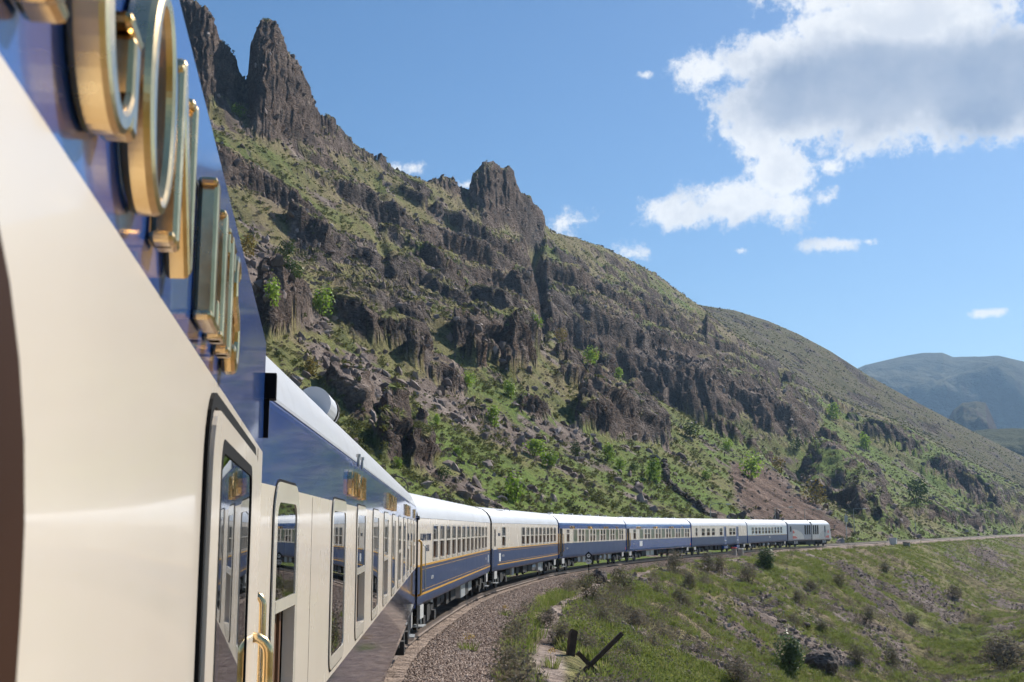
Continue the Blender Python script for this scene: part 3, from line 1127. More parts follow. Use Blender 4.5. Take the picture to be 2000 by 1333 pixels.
def window(car, x0, x1, z0, z1, kind='fixed', seg=4, frame='frame', fw=.05, rad=.07, bar=.5, pane_mat='glass', proud=.016, glaze=.004, gasket=False):
    """frame on the outside of the wall; kind fixed / split / open (lower half slid open) / top (small hopper above)"""
    mb = MB()
    o = rrect(x0 - fw, x1 + fw, z0 - fw, z1 + fw, rad + fw, seg)
    i = rrect(x0 + .015, x1 - .015, z0 + .015, z1 - .015, rad, seg)
    mb.ring(o, i, -proud, .05)
    zm = z0 + (z1 - z0) * bar
    if gasket:
        gk = MB()
        gk.ring(rrect(x0 - fw - .014, x1 + fw + .014, z0 - fw - .014, z1 + fw + .014, rad + fw + .014, seg), o, -.004, -.0005)
        gasket_mb = gk
    if kind in ('split', 'open'):
        mb.box(x0 + .012, x1 - .012, -.012, .03, zm - .028, zm + .028)
    w = mb.build('window', M[frame], car)
    if gasket:
        gasket_mb.build('gasket', M['black'], w)
    def pane(a, b, dy=glaze):
        p = MB()
        p.add([(x0 + .01, dy, a), (x1 - .01, dy, a), (x1 - .01, dy, b), (x0 + .01, dy, b)], [(0, 1, 2, 3)])
        p.build('pane', M[pane_mat], w)
    if kind == 'open':
        pane(zm, z1 - .01)
        p = MB()
        for q in (.62, .86):
            xx = x0 + (x1 - x0) * q
            p.box(xx - .03, xx + .03, .05, .12, z0 + .02, zm - .03)
        p.box(x0 + .02, x1 - .02, .05, .1, z0 + .015, z0 + .05)
        p.build('sash_post', M['wood'], w)
    elif kind == 'split':
        pane(zm, z1 - .01)
        pane(z0 + .01, zm, glaze + .012)
    elif kind != 'empty':
        pane(z0 + .01, z1 - .01)
    return w


ROOF_P = [(0, 3.585), (.01, 3.615), (.03, 3.65), (.06, 3.76), (.12, 3.89), (.22, 4.0), (.4, 4.11), (.8, 4.2), (1.43, 4.25)]
ROOF_A = [(0, 3.625), (.008, 3.64), (.03, 3.67), (.06, 3.76), (.12, 3.89), (.22, 4.0), (.4, 4.11), (.8, 4.2), (1.43, 4.25)]
ROOF_E = [(0, 3.30), (.012, 3.39), (.04, 3.5), (.1, 3.65), (.22, 3.82), (.42, 3.98), (.8, 4.12), (1.43, 4.18)]
ROOF_C = [(0, 3.365), (.01, 3.43), (.035, 3.53), (.1, 3.69), (.23, 3.86), (.42, 4.0), (.8, 4.13), (1.43, 4.2)]


def full_roof(p):
    return p + [(2.86 - a, z) for a, z in reversed(p[:-1])]


def shell(mb, prof, L, x0=0.0):
    n = len(prof)
    mb.add([(x0, a, z) for a, z in prof] + [(L, a, z) for a, z in prof], [(i, i + 1, n + i + 1, n + i) for i in range(n - 1)])


def carriage(key, name, label, roofp, zc, zt, wins, cols, blue_roof=0, near_door=False, bogies=True, L=None, zb=2.05, inside=True, sill=1.0):
    (x0, y0), (x1, y1) = CARS[key]
    Lc = math.hypot(x1 - x0, y1 - y0)
    rz = math.atan2(y1 - y0, x1 - x0)
    z0, z1 = float(rise(y0)), float(rise(y1))
    car = empty(name, (x0, y0, z0), rz)
    car.rotation_euler = (0, -math.atan2(z1 - z0, Lc), rz)
    tag(car, label, 'carriage', 'carriages of the train')
    holes = [(w[0], w[1], w[2], w[3]) for w in wins]
    # lower side
    mb = MB()
    prof = [(.10, sill - .02), (.02, sill + .06), (0, sill + .2), (0, zb)]
    shell(mb, prof, Lc)
    shell(mb, [(2.86 - a, z) for a, z in prof], Lc)
    mb.build('lower_body', M[cols['low']], car)
    # window band
    mb = MB()
    wall_with_holes(mb, 0, Lc, zb, zc, 0.0, [h for h in holes if h[2] >= zb - .01])
    mb.add([(0, 2.86, zb), (Lc, 2.86, zb), (Lc, 2.86, zc), (0, 2.86, zc)], [(0, 1, 2, 3)])
    mb.build('window_band', M[cols['mid']], car)
    # letterboard and the curved part of the roof painted with it
    if zt > zc:
        mb = MB()
        pr = [(0, zc), (0, zt)] + roofp[1:1 + blue_roof]
        shell(mb, pr, Lc)
        shell(mb, [(2.86 - a, z) for a, z in pr], Lc)
        mb.build('letterboard', M[cols['top']], car, smooth=False)
    mb = MB()
    shell(mb, full_roof(roofp[blue_roof:]), Lc + .02, -.02)
    o = mb.build('roof', M[cols['roof']], car)
    for p in o.data.polygons:
        p.use_smooth = True
    # rain strip
    mb = MB()
    a, z = roofp[blue_roof]
    mb.box(-.02, Lc + .02, a - .012, a + .02, z - .01, z + .008)
    mb.build('rain_strip', M[cols['roof']], car)
    # ends
    outl = [(0, sill), (0, zt)] + roofp[1:] + [(2.86 - q, z) for q, z in reversed(roofp[:-1])] + [(2.86, sill)]
    for xx in (0.0, Lc):
        mb = MB()
        mb.prism([(.004 + q * .997, z - .004) for q, z in outl], 'x', xx - .03 if xx else 0, xx if xx else .03)
        mb.build('end_wall', M[cols['end']], car)
        mb = MB()
        s = -1 if xx == 0 else 1
        mb.prism(rrect(.75, 2.1, 1.3, 3.45, .12, 4), 'x', xx, xx + s * .36)
        mb.build('gangway', M['black'], car)
        for y in (.55, 2.31):
            mb = MB()
            mb.tube([(xx, y, 1.06), (xx + s * .32, y, 1.06)], .09, 10)
            mb.tube([(xx + s * .32, y, 1.06), (xx + s * .37, y, 1.06)], .22, 14)
            mb.build('buffer', M['under'], car)
    if inside:
        mb = MB()
        mb.add([(.05, 1.05, 1.2), (Lc - .05, 1.05, 1.2), (Lc - .05, 1.05, 3.9), (.05, 1.05, 3.9)], [(0, 1, 2, 3)])
        mb.add([(.05, .06, 1.25), (Lc - .05, .06, 1.25), (Lc - .05, 1.05, 1.25), (.05, 1.05, 1.25)], [(0, 1, 2, 3)])
        for k in range(1, int(Lc / 2.2)):
            mb.box(k * 2.2 - .02, k * 2.2 + .02, .5, 1.04, 1.26, 3.4)
        mb.build('compartment_lining', M['inside'], car)
    if bogies:
        for xc in (3.6, Lc - 3.6):
            bogie(car, xc)
        rnd = random.Random(ord(key))
        x = 6.2
        while x < Lc - 6.4:
            wd = rnd.uniform(.5, 1.7)
            mb = MB()
            if rnd.random() < .25:
                mb.tube([(x, .6, .72), (x + wd, .6, .72)], .26, 12)
            else:
                mb.box(x, x + wd, .22 + rnd.uniform(0, .2), 1.3, rnd.uniform(.35, .62), .98)
            mb.build('equipment_box', M[rnd.choice(['under', 'under', 'under', 'galv'])], car, bevel=.02)
            x += wd + rnd.uniform(.15, .9)
        for x in (1.0, Lc - 1.7):
            mb = MB()
            mb.box(x, x + .7, .05, .09, .62, .985)
            mb.build('step_plate', M['lightgrey'], car)
            mb = MB()
            mb.box(x - .05, x + .75, -.02, .3, .40, .43)
            mb.box(x, x + .03, .1, .14, .43, .99)
            mb.box(x + .67, x + .7, .1, .14, .43, .99)
            mb.build('footstep', M['galv'], car)
    for w in wins:
        window(car, *w[:4], kind=w[4], **(w[5] if len(w) > 5 else {}))
    return car, Lc


def words(car, items, h, z, mat='gold', d=.03, det=8, pitch=.06):
    for x, txt in items:
        mb = MB()
        xx = x
        for ch in txt:
            if ch == ' ':
                xx += .4 * h
                continue
            l, w = letter(ch, h, d, det)
            mb.add([(p[0] + xx, p[1] - .004, p[2] + z) for p in l.v], l.f)
            xx += w + pitch
        mb.build('brass_word' if mat == 'gold' else 'painted_word', M[mat], car)


def grab_rail(car, x, z0, z1, mat='gold', rad=.016, out=.07, dx=0):
    mb = MB()
    pts = [(x, .0, z1)] + [(x + dx * math.sin(R(a)), -out * math.sin(R(a)), z1 - out * (1 - math.cos(R(a)))) for a in (20, 45, 70, 90)]
    pts += [(x + dx, -out, z0 + out)] + [(x + dx, -out * math.cos(R(a)), z0 + out * (1 - math.sin(R(a)))) for a in (20, 50, 90)]
    mb.tube(pts, rad, 10)
    return mb.build('grab_rail', M[mat], car, smooth=True)


def boxp(car, name, mat, *b, bevel=0):
    mb = MB()
    mb.box(*b)
    return mb.build(name, M[mat], car, bevel=bevel)


NAVY = dict(low='navy_low', mid='cream', top='navy', roof='roof_silver', end='navy')

# ---- the carriage the picture is taken from
T0 = 24.13 - 3.68
winsA = [(T0 - .75, T0 + .585, 2.12, 3.17, 'empty', dict(frame='brown', fw=.06, rad=.16, seg=9)),
         (T0 + 1.95, T0 + 2.90, 2.28, 3.19, 'fixed', dict(frame='black', fw=.008, rad=.05, seg=7, proud=.0125, glaze=-.010))] + \
        [(x, x + 1.0, 2.15, 3.15, 'fixed') for x in (2, 4.3, 6.6, 8.9, 11.2, 13.5, 15.8)]
carA, LA = carriage('A', 'carriage', 'nearest cream and navy carriage with large raised brass letters, filling the left edge', ROOF_A, 3.285, 3.625, winsA, NAVY, 2, bogies=True)
x = T0 + .28
for ch, xs in (('W', .22), ('A', .49), ('G', .765), ('O', .985), ('N', 1.19), ('L', 1.63), ('I', 1.80), ('T', 1.91), ('S', 2.09)):
    l, w = letter(ch, .188, .027, 44)
    l.v = [(p[0] + T0 + xs * .925, p[1] - .001, p[2] + 3.315) for p in l.v]
    l.build('brass_letter', M['gold'], carA, bevel=.008)
# door: seal, leaf and handle
mb = MB()
mb.ring(rrect(T0 + 1.76, T0 + 3.24, 1.1, 3.262, .12, 7), rrect(T0 + 1.785, T0 + 3.215, 1.12, 3.24, .1, 7), -.006, .0)
mb.build('door_seal', M['black'], carA)
mb = MB()
mb.ring(rrect(T0 + 1.79, T0 + 3.21, 1.125, 3.235, .1, 7), rrect(T0 + 1.943, T0 + 2.907, 2.273, 3.197, .056, 7), -.012, -.001)
door = mb.build('door', M['cream'], carA)
boxp(door, 'door_handle', 'gold', T0 + 3.02, T0 + 3.14, -.04, -.012, 2.1, 2.13, bevel=.006)
grab_rail(carA, T0 + 3.45, 1.25, CAMZ - .30, rad=.015, out=.045)
mb = MB()
mb.box(24.13 - .01, 24.13 + .06, -.035, .0, 3.45, 3.53)
mb.box(24.13 - .0, 24.13 + .03, -.015, .0, 3.33, 3.45)
mb.build('drip_bracket', M['black'], carA)

def seams(car, L, xs, zb, zc, zt):
    for x in xs:
        boxp(car, 'panel_seam', 'brown', x, x + .005, -.0012, .0, zb + .01, zc - .01)


seams(carA, LA, (T0 + 3.38,), 2.05, 3.285, 3.62)
# ---- the next carriage
winsB = [(.72, 1.46, 2.20, 3.19, 'open', dict(fw=.08, rad=.09, seg=7, bar=.5, proud=.01, glaze=-.005, gasket=True))]
x = 3.45
for k in range(10):
    winsB.append((x, x + 1.0, 2.17, 3.19, 'open' if k % 2 else 'fixed', dict(fw=.07, rad=.06, seg=6, bar=.50, proud=.01, glaze=-.005, gasket=True)))
    x += 2.26
carB, LB = carriage('B', 'carriage', 'second cream and navy carriage with four brass words and a silver drum on its roof', ROOF_P, 3.245, 3.585, winsB, NAVY, 2)
seams(carB, LB, [2.2 + 4.52 * k for k in range(6)], 2.05, 3.245, 3.58)
words(carB, [(4.6, 'COMPAGNIE'), (10.6, 'INTERNATIONALE'), (17.8, 'DES'), (18.9, 'WAGONS'), (23.6, 'LITS')], .2, 3.32, pitch=.045)
for x in (5.3, 5.75):
    mb = MB()
    mb.tube([(x, -.03, 3.58), (x, -.03, 3.66)], .012, 8)
    mb.tube([(x, -.03, 3.66), (x, -.03, 3.685)], .02, 8)
    mb.build('marker_pin', M['steel'], carB)
grab_rail(carB, .14, 1.25, CAMZ - .26, rad=.015, out=.045)
mb = MB()
mb.tube([(4.75, .30, 4.06), (5.5, .30, 4.06)], .14, 22)
dr = mb.build('roof_drum', M['roof_grey'], carB, smooth=False)
mb = MB()
mb.tube([(5.32, .30, 4.06), (5.37, .30, 4.06)], .15, 22)
mb.tube([(5.5, .30, 4.06), (5.53, .30, 4.06)], .145, 22)
mb.build('clamp_band', M['under'], dr)


def roof_loop(car, x, y, z, r=.14):
    mb = MB()
    mb.tube([(x, y - r * math.cos(R(a)), z + r * 1.2 * math.sin(R(a))) for a in range(0, 181, 20)], .016, 6)
    mb.build('roof_loop', M['under'], car)


roof_loop(carB, LB - 1.0, .5, 4.04, .3)

# ---- two carriages with yellow lines
YEL = dict(low='navy_worn', mid='cream', top='cream', roof='roof_grey', end='black')


def stripes(car, L, x0=0.0):
    for z0, z1 in ((2.045, 2.10), (1.27, 1.325)):
        boxp(car, 'yellow_stripe', 'yellow', x0, L - .02, -.004, .0, z0, z1)
    for z0, z1 in ((1.95, 1.962), (1.40, 1.412)):
        boxp(car, 'thin_stripe', 'yellow', x0 + .4, L - .3, -.003, .0, z0, z1)


winsC = []
x = 3.25
for k in range(12):
    winsC.append((x, x + 1.12, 2.19, 3.16, 'open', dict(bar=.55, fw=.045)))
    x += 1.735
carC, LC = carriage('C', 'carriage', 'third carriage, cream over worn navy with yellow lines and twelve slotted windows', ROOF_C, 3.365, 3.365, winsC, YEL, 0, zb=2.10)
stripes(carC, LC)
for z, txt, xs, h in ((2.74, 'ALDPO TION', .45, .19), (2.44, 'IGEA', 1.5, .17)):
    words(carC, [(xs, txt)], h, z, 'letterblue', .012, 8, .11)
words(carC, [(2.9, 'BEDTO')], .1, 1.62, 'white', .006, 6, .03)
words(carC, [(22.8, 'DIO')], .1, 1.66, 'white', .006, 6, .03)
boxp(carC, 'notice', 'white', 24.2, 24.5, -.006, .0, 1.5, 1.85)
grab_rail(carC, .12, 1.3, 2.75, 'yellow', .03, .08)
grab_rail(carC, 1.05, 1.35, 2.62, 'galv', .018, .07)
for k in range(5):
    roof_loop(carC, 11.5 + k * 1.5, .62, 4.08, .12)
boxp(carC, 'gutter_end', 'black', -.01, .1, -.03, .0, 3.3, 3.4)

winsD = [(2.9, 3.9, 2.19, 3.16, 'open', dict(bar=.52))]
x = 9.4
for k in range(9):
    winsD.append((x, x + 1.12, 2.19, 3.16, 'open', dict(bar=.52)))
    x += 1.78
carD, LD = carriage('D', 'carriage', 'fourth carriage, cream over navy with yellow lines and a blank panel beside one lone window', ROOF_C, 3.365, 3.365, winsD, YEL, 0, zb=2.10)
stripes(carD, LD, 1.6)
mb = MB()
mb.ring(rrect(.25, 1.25, 1.2, 3.2, .06, 4), rrect(.55, .95, 2.2, 3.05, .1, 4), -.02, -.002)
dd = mb.build('door', M['cream'], carD)
boxp(dd, 'pane', 'black', .54, .96, -.012, -.006, 2.19, 3.06)
boxp(dd, 'door_foot', 'navy_worn', .26, 1.24, -.026, -.021, 1.2, 2.05)
words(carD, [(1.7, 'DIACI')], .14, 2.72, 'letterblue', .01, 6, .04)
words(carD, [(3.0, 'BEDTO')], .1, 1.66, 'white', .006, 6, .03)
boxp(carD, 'notice', 'white', 2.0, 2.5, -.006, .0, 1.45, 1.85)
mb = MB()
mb.prism([(4.2, 4.0), (6.0, 4.0), (6.0, 4.06), (4.2, 4.06)], 'y', .5, .62)
mb.build('roof_hatch', M['under'], carD)
roof_loop(carD, 7.0, .45, 4.02, .16)
grab_rail(carD, LD - .1, 1.3, 2.7, 'yellow', .03, .08)


# ---- two carriages like the first ones
def pullman(key, label, notice):
    ws = [(2.3, 3.15, 2.12, 3.03, 'open', dict(bar=.66))]
    x = 4.5
    for k in range(5):
        ws.append((x, x + 1.25, 2.12, 3.04, 'fixed', dict(pane_mat='blind')))
        for q in (1.85, 3.0):
            ws.append((x + q, x + q + .72, 2.12, 3.04, 'open', dict(bar=.52)))
        x += 4.18
    car, L = carriage(key, 'carriage', label, ROOF_E, 3.09, 3.30, [w for w in ws if w[1] < 25.3], dict(low='navy_worn' if key == 'E' else 'navy', mid='cream', top='navy', roof='roof', end='navy'), 2, zb=2.04)
    words(car, [(3.4, 'COMPAGNIE'), (9.6, 'INTERNATIO'), (16.0, 'DES'), (16.8, 'WAGON'), (21.6, 'LITS')], .17, 3.10, pitch=.05)
    boxp(car, 'door', 'black', .12, .95, -.01, -.002, 1.15, 3.1)
    for x in (.08, 1.02):
        grab_rail(car, x, 1.5, 2.7, 'yellow', .025, .08)
    words(car, [(2.2, 'BEDTO')], .1, 1.62, 'white', .006, 6, .03)
    for k in range(7):
        boxp(car, 'roof_vent', 'galv', 2.6 + k * 3.4, 2.95 + k * 3.4, 1.2, 1.5, 4.15, 4.28)
    if notice:
        boxp(car, 'notice', 'white', 4.4, 5.4, -.008, .0, 1.42, 1.9)
    boxp(car, 'tail_mark', 'red', L - .35, L - .1, -.01, .0, 1.2, 1.4)
    return car


carE = pullman('E', 'fifth carriage, navy and cream with olive blinds, the one behind the round trackside sign', False)
carF = pullman('F', 'sixth carriage, navy and cream with olive blinds and a square white notice', True)

# ---- luggage carriage with two recessed doors
winsG = [(1.6, 2.3, 2.2, 3.1, 'open')] + [(x, x + 1.25, 2.2, 3.05, 'open') for x in (4.1, 6.3, 8.5, 12.0, 16.6, 18.3)]
carG, LG = carriage('G', 'carriage', 'seventh carriage, cream over navy with two recessed loading doors', ROOF_C, 3.365, 3.365, winsG,
                    dict(low='navy_worn', mid='cream', top='cream', roof='roof', end='navy'), 0, zb=2.05)
for x in (13.9, 20.0):
    d = boxp(carG, 'door', 'navy', x, x + 1.15, -.012, -.002, 1.1, 3.25)
    boxp(d, 'pane', 'black', x + .7, x + 1.05, -.02, -.013, 2.1, 3.1)
    boxp(d, 'handle', 'white', x + .0, x + .9, -.06, -.02, 1.5, 1.56)
    boxp(carG, 'footstep', 'navy', x - .1, x + 1.3, -.05, .3, .55, .9)
# ---- pale carriage behind the engine
winsH = [(2.4 + k * 2.05, 3.7 + k * 2.05, 2.25, 3.12, 'open' if k % 3 else 'split') for k in range(11)]
winsH = [w for w in winsH if w[1] < 24]
carH, LH = carriage('H', 'carriage', 'eighth carriage, pale blue-white over navy, coupled to the grey locomotive', ROOF_C, 3.365, 3.365, winsH,
                    dict(low='navy_worn', mid='pale', top='pale', roof='roof', end='navy'), 0, zb=2.05)
boxp(carH, 'orange_line', 'yellow', .2, LH - .2, -.004, 0, 2.0, 2.03)
mb = MB()
mb.tube([(13.5, -.012, 1.72), (13.5, -.002, 1.72)], .17, 18)
mb.build('round_emblem', M['white'], carH)
for k in range(3):
    boxp(carH, 'roof_vent', 'under', 3.0 + k * .9, 3.25 + k * .9, .55, .7, 4.03, 4.12)


# ---- locomotive
def locomotive():
    (x0, y0), (x1, y1) = CARS['L']
    L = math.hypot(x1 - x0, y1 - y0)
    z0, z1 = float(rise(y0)), float(rise(y1))
    loco = empty('locomotive', (x0, y0, z0), math.atan2(y1 - y0, x1 - x0))
    loco.rotation_euler = (0, -math.atan2(z1 - z0, L), loco.rotation_euler[2])
    tag(loco, 'grey and silver diesel locomotive with red swooshes at the head of the train', 'locomotive')
    prof = [(.06, 1.05), (0, 1.2), (0, 3.45), (.06, 3.62), (.3, 3.9), (.75, 4.12), (1.43, 4.18)]
    full = prof + [(2.86 - a, z) for a, z in reversed(prof[:-1])]
    mid = L * .525

    def section(name, xa, xb, mat, slant=0):
        mb = MB()
        n = len(full)
        vv = [(xa, a, z) for a, z in full] + [(xb - (slant * max(0, z - 2.3) / 1.9), a, z) for a, z in full]
        mb.add(vv, [(i, (i + 1) % n, n + (i + 1) % n, n + i) for i in range(n)] + [tuple(range(n)), tuple(range(2 * n - 1, n - 1, -1))])
        return mb.build(name, M[mat], loco)
    section('rear_body', .1, mid - .25, 'logrey')
    section('front_body', mid + .25, L - .1, 'losilver', 1.1)
    mb = MB()
    mb.box(mid - .25, mid + .25, .12, 2.74, 1.1, 3.9)
    mb.build('connecting_bay', M['black'], loco)
    for xa, xb in ((.12, mid - .27), (mid + .27, L - 1.2)):
        mb = MB()
        shell(mb, [(a - (.004 if a < 1.43 else -.004), z + .006) for a, z in full[3:-3]], xb, xa)
        mb.build('roof', M['roof_grey'], loco)
    # swoosh on each half: pale field with red lower end
    for s, xa, cx in ((1, 2.0, 2.0), (-1, L - 1.3, L - 1.3)):
        pts = [(cx, 1.22)] + [(cx + s * (5.2 * math.sin(R(a))), 1.22 + 1.55 * math.cos(R(a))) for a in range(0, 91, 10)]
        mb = MB()
        mb.prism(pts, 'y', -.006, -.001)
        mb.build('swoosh_field', M['losilver' if s > 0 else 'lightgrey'], loco)
        for za, zb_, wd in ((1.3, 1.75, 2.2), (2.1, 2.6, 1.0)):
            mb = MB()
            mb.prism([(cx + s * .05, za), (cx + s * wd, za + .1), (cx + s * wd * .55, zb_ - .05), (cx + s * .05, zb_)], 'y', -.012, -.007)
            mb.build('red_swoosh', M['lored'], loco)
    for xa in (mid - 3.0, mid - 2.0, mid - 1.0, mid + .9, mid + 1.9, mid + 2.9):
        mb = MB()
        mb.box(xa - .3, xa + .35, -.012, -.001, 1.95, 3.4)
        g = mb.build('grille', M['under'], loco)
        mb = MB()
        for k in range(7):
            mb.box(xa - .29, xa + .34, -.022, -.013, 2.0 + k * .2, 2.05 + k * .2)
        mb.build('louvre', M['black'], g)
    mb = MB()
    mb.ring(rrect(L - 3.6, L - 3.0, 1.5, 3.35, .05, 3), rrect(L - 3.52, L - 3.08, 2.2, 3.25, .05, 3), -.02, -.002)
    d = mb.build('cab_door', M['logrey'], loco)
    boxp(d, 'pane', 'black', L - 3.53, L - 3.07, -.01, -.004, 2.19, 3.26)
    boxp(loco, 'side_window', 'black', 1.0, 1.5, -.01, -.001, 2.4, 3.2)
    mb = MB()
    mb.add([(L - .28, .35, 2.6), (L - .28, 2.5, 2.6), (L - .88, 2.4, 3.6), (L - .88, .45, 3.6)], [(0, 1, 2, 3)])
    mb.build('windscreen', M['black'], loco)
    for y in (.5, 2.36):
        mb = MB()
        mb.tube([(L - .12, y, 1.75), (L - .05, y, 1.75)], .14, 14)
        mb.build('headlight', M['white'], loco)
        mb = MB()
        mb.tube([(L - .1, y, 1.06), (L + .3, y, 1.06)], .09, 10)
        mb.tube([(L + .3, y, 1.06), (L + .36, y, 1.06)], .23, 14)
        mb.build('buffer', M['lightgrey'], loco)
    boxp(loco, 'underframe', 'under', .3, L - .3, .2, 2.66, .75, 1.06)
    boxp(loco, 'fuel_tank', 'under', L * .4, L * .6, .15, 2.7, .32, .76)
    for xc in (3.6, L - 3.6):
        bogie(loco, xc)
        for q in (-.75, .2):
            boxp(loco, 'side_plate', 'lightgrey', xc + q, xc + q + .55, .1, .14, .55, .95)
    for x in (L * .25, L * .75):
        boxp(loco, 'roof_grille', 'under', x - .8, x + .8, 1.0, 1.86, 4.17, 4.26)


locomotive()

# ------------------------------------------------------------------ far mountains
def far_mountain(name, ridge, dist, thick, seed, relief, col_lo, col_hi, amp=1.0):
    pts = sil(ridge)
    a = np.linspace(pts[0][0], pts[0][-1], 230)
    t = np.linspace(-1, 1.0, 90)
    A, Tt = np.meshgrid(a, t)
    hgt = dist * np.interp(A, *pts) + CAMZ
    Rr = dist + Tt * thick
    shape = np.where(Tt < 0, (1 + Tt), 1 - .6 * Tt)
    X, Y = Rr * np.sin(A), Rr * np.cos(A)
    nz = fbm(X / relief, Y / relief, 6, seed, .55, True)
    cl = fbm(X / (relief * .35), Y / (relief * .35), 5, seed + 9, .55, True)
    s = np.clip(shape, 0, 1)
    step = .55 * s + .45 * sstep(s + .10 * nz, .30, .62)         # a wall of cliffs below a rounded top
    edge = sstep(1 - np.abs(Tt), 0, .25)
    Z = -20 + (hgt + 20) * step + edge * (1 - np.exp(-((Tt) / .18) ** 2) * .9) * (nz * .10 + cl * .04) * amp * hgt
    nr, nt = Z.shape
    idx = np.arange(nr * nt).reshape(nr, nt)
    q = np.stack([idx[:-1, :-1], idx[1:, :-1], idx[1:, 1:], idx[:-1, 1:]], -1).reshape(-1, 4)
    me = bpy.data.meshes.new(name)
    me.from_pydata(np.stack([X, Y, Z], -1).reshape(-1, 3).tolist(), [], q[:, ::-1].tolist())
    me.shade_smooth()
    m = NT(name + '_slopes')
    g = m.n.new('ShaderNodeNewGeometry')
    sep = m.n.new('ShaderNodeSeparateXYZ')
    m.l.new(g.outputs['Normal'], sep.inputs[0])
    n = m.noise(6 / relief, 6, .65, g.outputs['Position'])
    f = m.math('ADD', sep.outputs[2], m.math('MULTIPLY', m.math('SUBTRACT', n, .5), .5))
    m.set(Base_Color=m.mix(m.smooth(f, .62, .82), col_lo, col_hi), Roughness=1.0, Specular_IOR_Level=0.0)
    m.bump(n, 1.0, relief * .06)
    return tag(link_mesh(name, me, m.mat), kind='structure')


far_mountain('mountain', [(1480, 800), (1560, 760), (1640, 735), (1690, 712), (1750, 698), (1800, 690), (1840, 688), (1862, 697), (1900, 696), (1950, 694), (2000, 706), (2100, 720),
                          (2300, 760), (2600, 830)], 3800, 1300, 201, 460, (.085, .07, .065), (.115, .112, .085), .9)
far_mountain('mountain', [(1740, 900), (1790, 856), (1840, 838), (1862, 800), (1880, 786), (1905, 782), (1925, 786), (1938, 815), (1950, 842), (2000, 862), (2080, 872), (2200, 900)],
             2200, 450, 221, 180, (.11, .085, .072), (.12, .11, .075), 1.8)
far_mountain('mountain', [(1820, 900), (1900, 842), (1930, 838), (1980, 836), (2030, 838), (2150, 850), (2400, 900)], 1500, 330, 241, 140, (.10, .085, .065), (.11, .11, .065))

# ------------------------------------------------------------------ scatter helper (stuff: points carry copies of one clump)
def scatter(name, verts, faces, pos, rot, scl, mat, label, cat, smooth=False):
    nv = len(verts)
    pos = np.asarray(pos, np.float32)
    co = np.concatenate([np.asarray(verts, np.float32), pos])
    me = bpy.data.meshes.new(name)
    me.from_pydata(co.tolist(), [], faces)
    if smooth:
        me.shade_smooth()
    me.materials.append(mat)
    n = len(co)
    def attr(nm, typ, arr, key):
        at = me.attributes.new(nm, typ, 'POINT')
        at.data.foreach_set(key, np.asarray(arr, np.float32 if typ != 'BOOLEAN' else bool).ravel())
    tm = np.zeros(n, bool)
    tm[:nv] = True
    attr('clump', 'BOOLEAN', tm, 'value')
    attr('rot', 'FLOAT_VECTOR', np.concatenate([np.zeros((nv, 3)), rot]), 'vector')
    attr('scl', 'FLOAT_VECTOR', np.concatenate([np.ones((nv, 3)), scl]), 'vector')
    o = link_mesh(name, me)
    ng = bpy.data.node_groups.new(name + '_scatter', 'GeometryNodeTree')
    ng.interface.new_socket('Geometry', in_out='INPUT', socket_type='NodeSocketGeometry')
    ng.interface.new_socket('Geometry', in_out='OUTPUT', socket_type='NodeSocketGeometry')
    N, Lk = ng.nodes, ng.links
    gi, go = N.new('NodeGroupInput'), N.new('NodeGroupOutput')
    def named(nm, typ):
        q = N.new('GeometryNodeInputNamedAttribute')
        q.data_type = typ
        q.inputs[0].default_value = nm
        return q.outputs[0]
    sep = N.new('GeometryNodeSeparateGeometry')
    Lk.new(gi.outputs[0], sep.inputs[0])
    Lk.new(named('clump', 'BOOLEAN'), sep.inputs[1])
    ins = N.new('GeometryNodeInstanceOnPoints')
    e2r = N.new('FunctionNodeEulerToRotation')
    Lk.new(named('rot', 'FLOAT_VECTOR'), e2r.inputs[0])
    Lk.new(sep.outputs[1], ins.inputs['Points'])
    Lk.new(sep.outputs[0], ins.inputs['Instance'])
    Lk.new(e2r.outputs[0], ins.inputs['Rotation'])
    Lk.new(named('scl', 'FLOAT_VECTOR'), ins.inputs['Scale'])
    Lk.new(ins.outputs[0], go.inputs[0])
    md = o.modifiers.new('scatter', 'NODES')
    md.node_group = ng
    return tag(o, label, cat, kind='stuff')


def leaf_mat(name, cols, rough=.7, trans=.25):
    m = NT(name)
    oi = m.n.new('ShaderNodeObjectInfo')
    g = m.n.new('ShaderNodeNewGeometry')
    r1 = m.math('FRACT', m.math('ADD', m.math('MULTIPLY', oi.outputs['Random'], .999), m.math('MULTIPLY', g.outputs['Random Per Island'], .45)))
    st = [(i / max(1, len(cols) - 1), c) for i, c in enumerate(cols)]
    c = m.ramp(r1, st)
    m.set(Base_Color=c, Roughness=rough, Specular_IOR_Level=.2)
    if trans:
        t = m.n.new('ShaderNodeBsdfTranslucent')
        m.l.new(c, t.inputs[0])
        mx = m.n.new('ShaderNodeMixShader')
        mx.inputs[0].default_value = trans
        m.l.new(m.b.outputs[0], mx.inputs[1])
        m.l.new(t.outputs[0], mx.inputs[2])
        m.l.new(mx.outputs[0], m.out.inputs[0])
    return m.mat


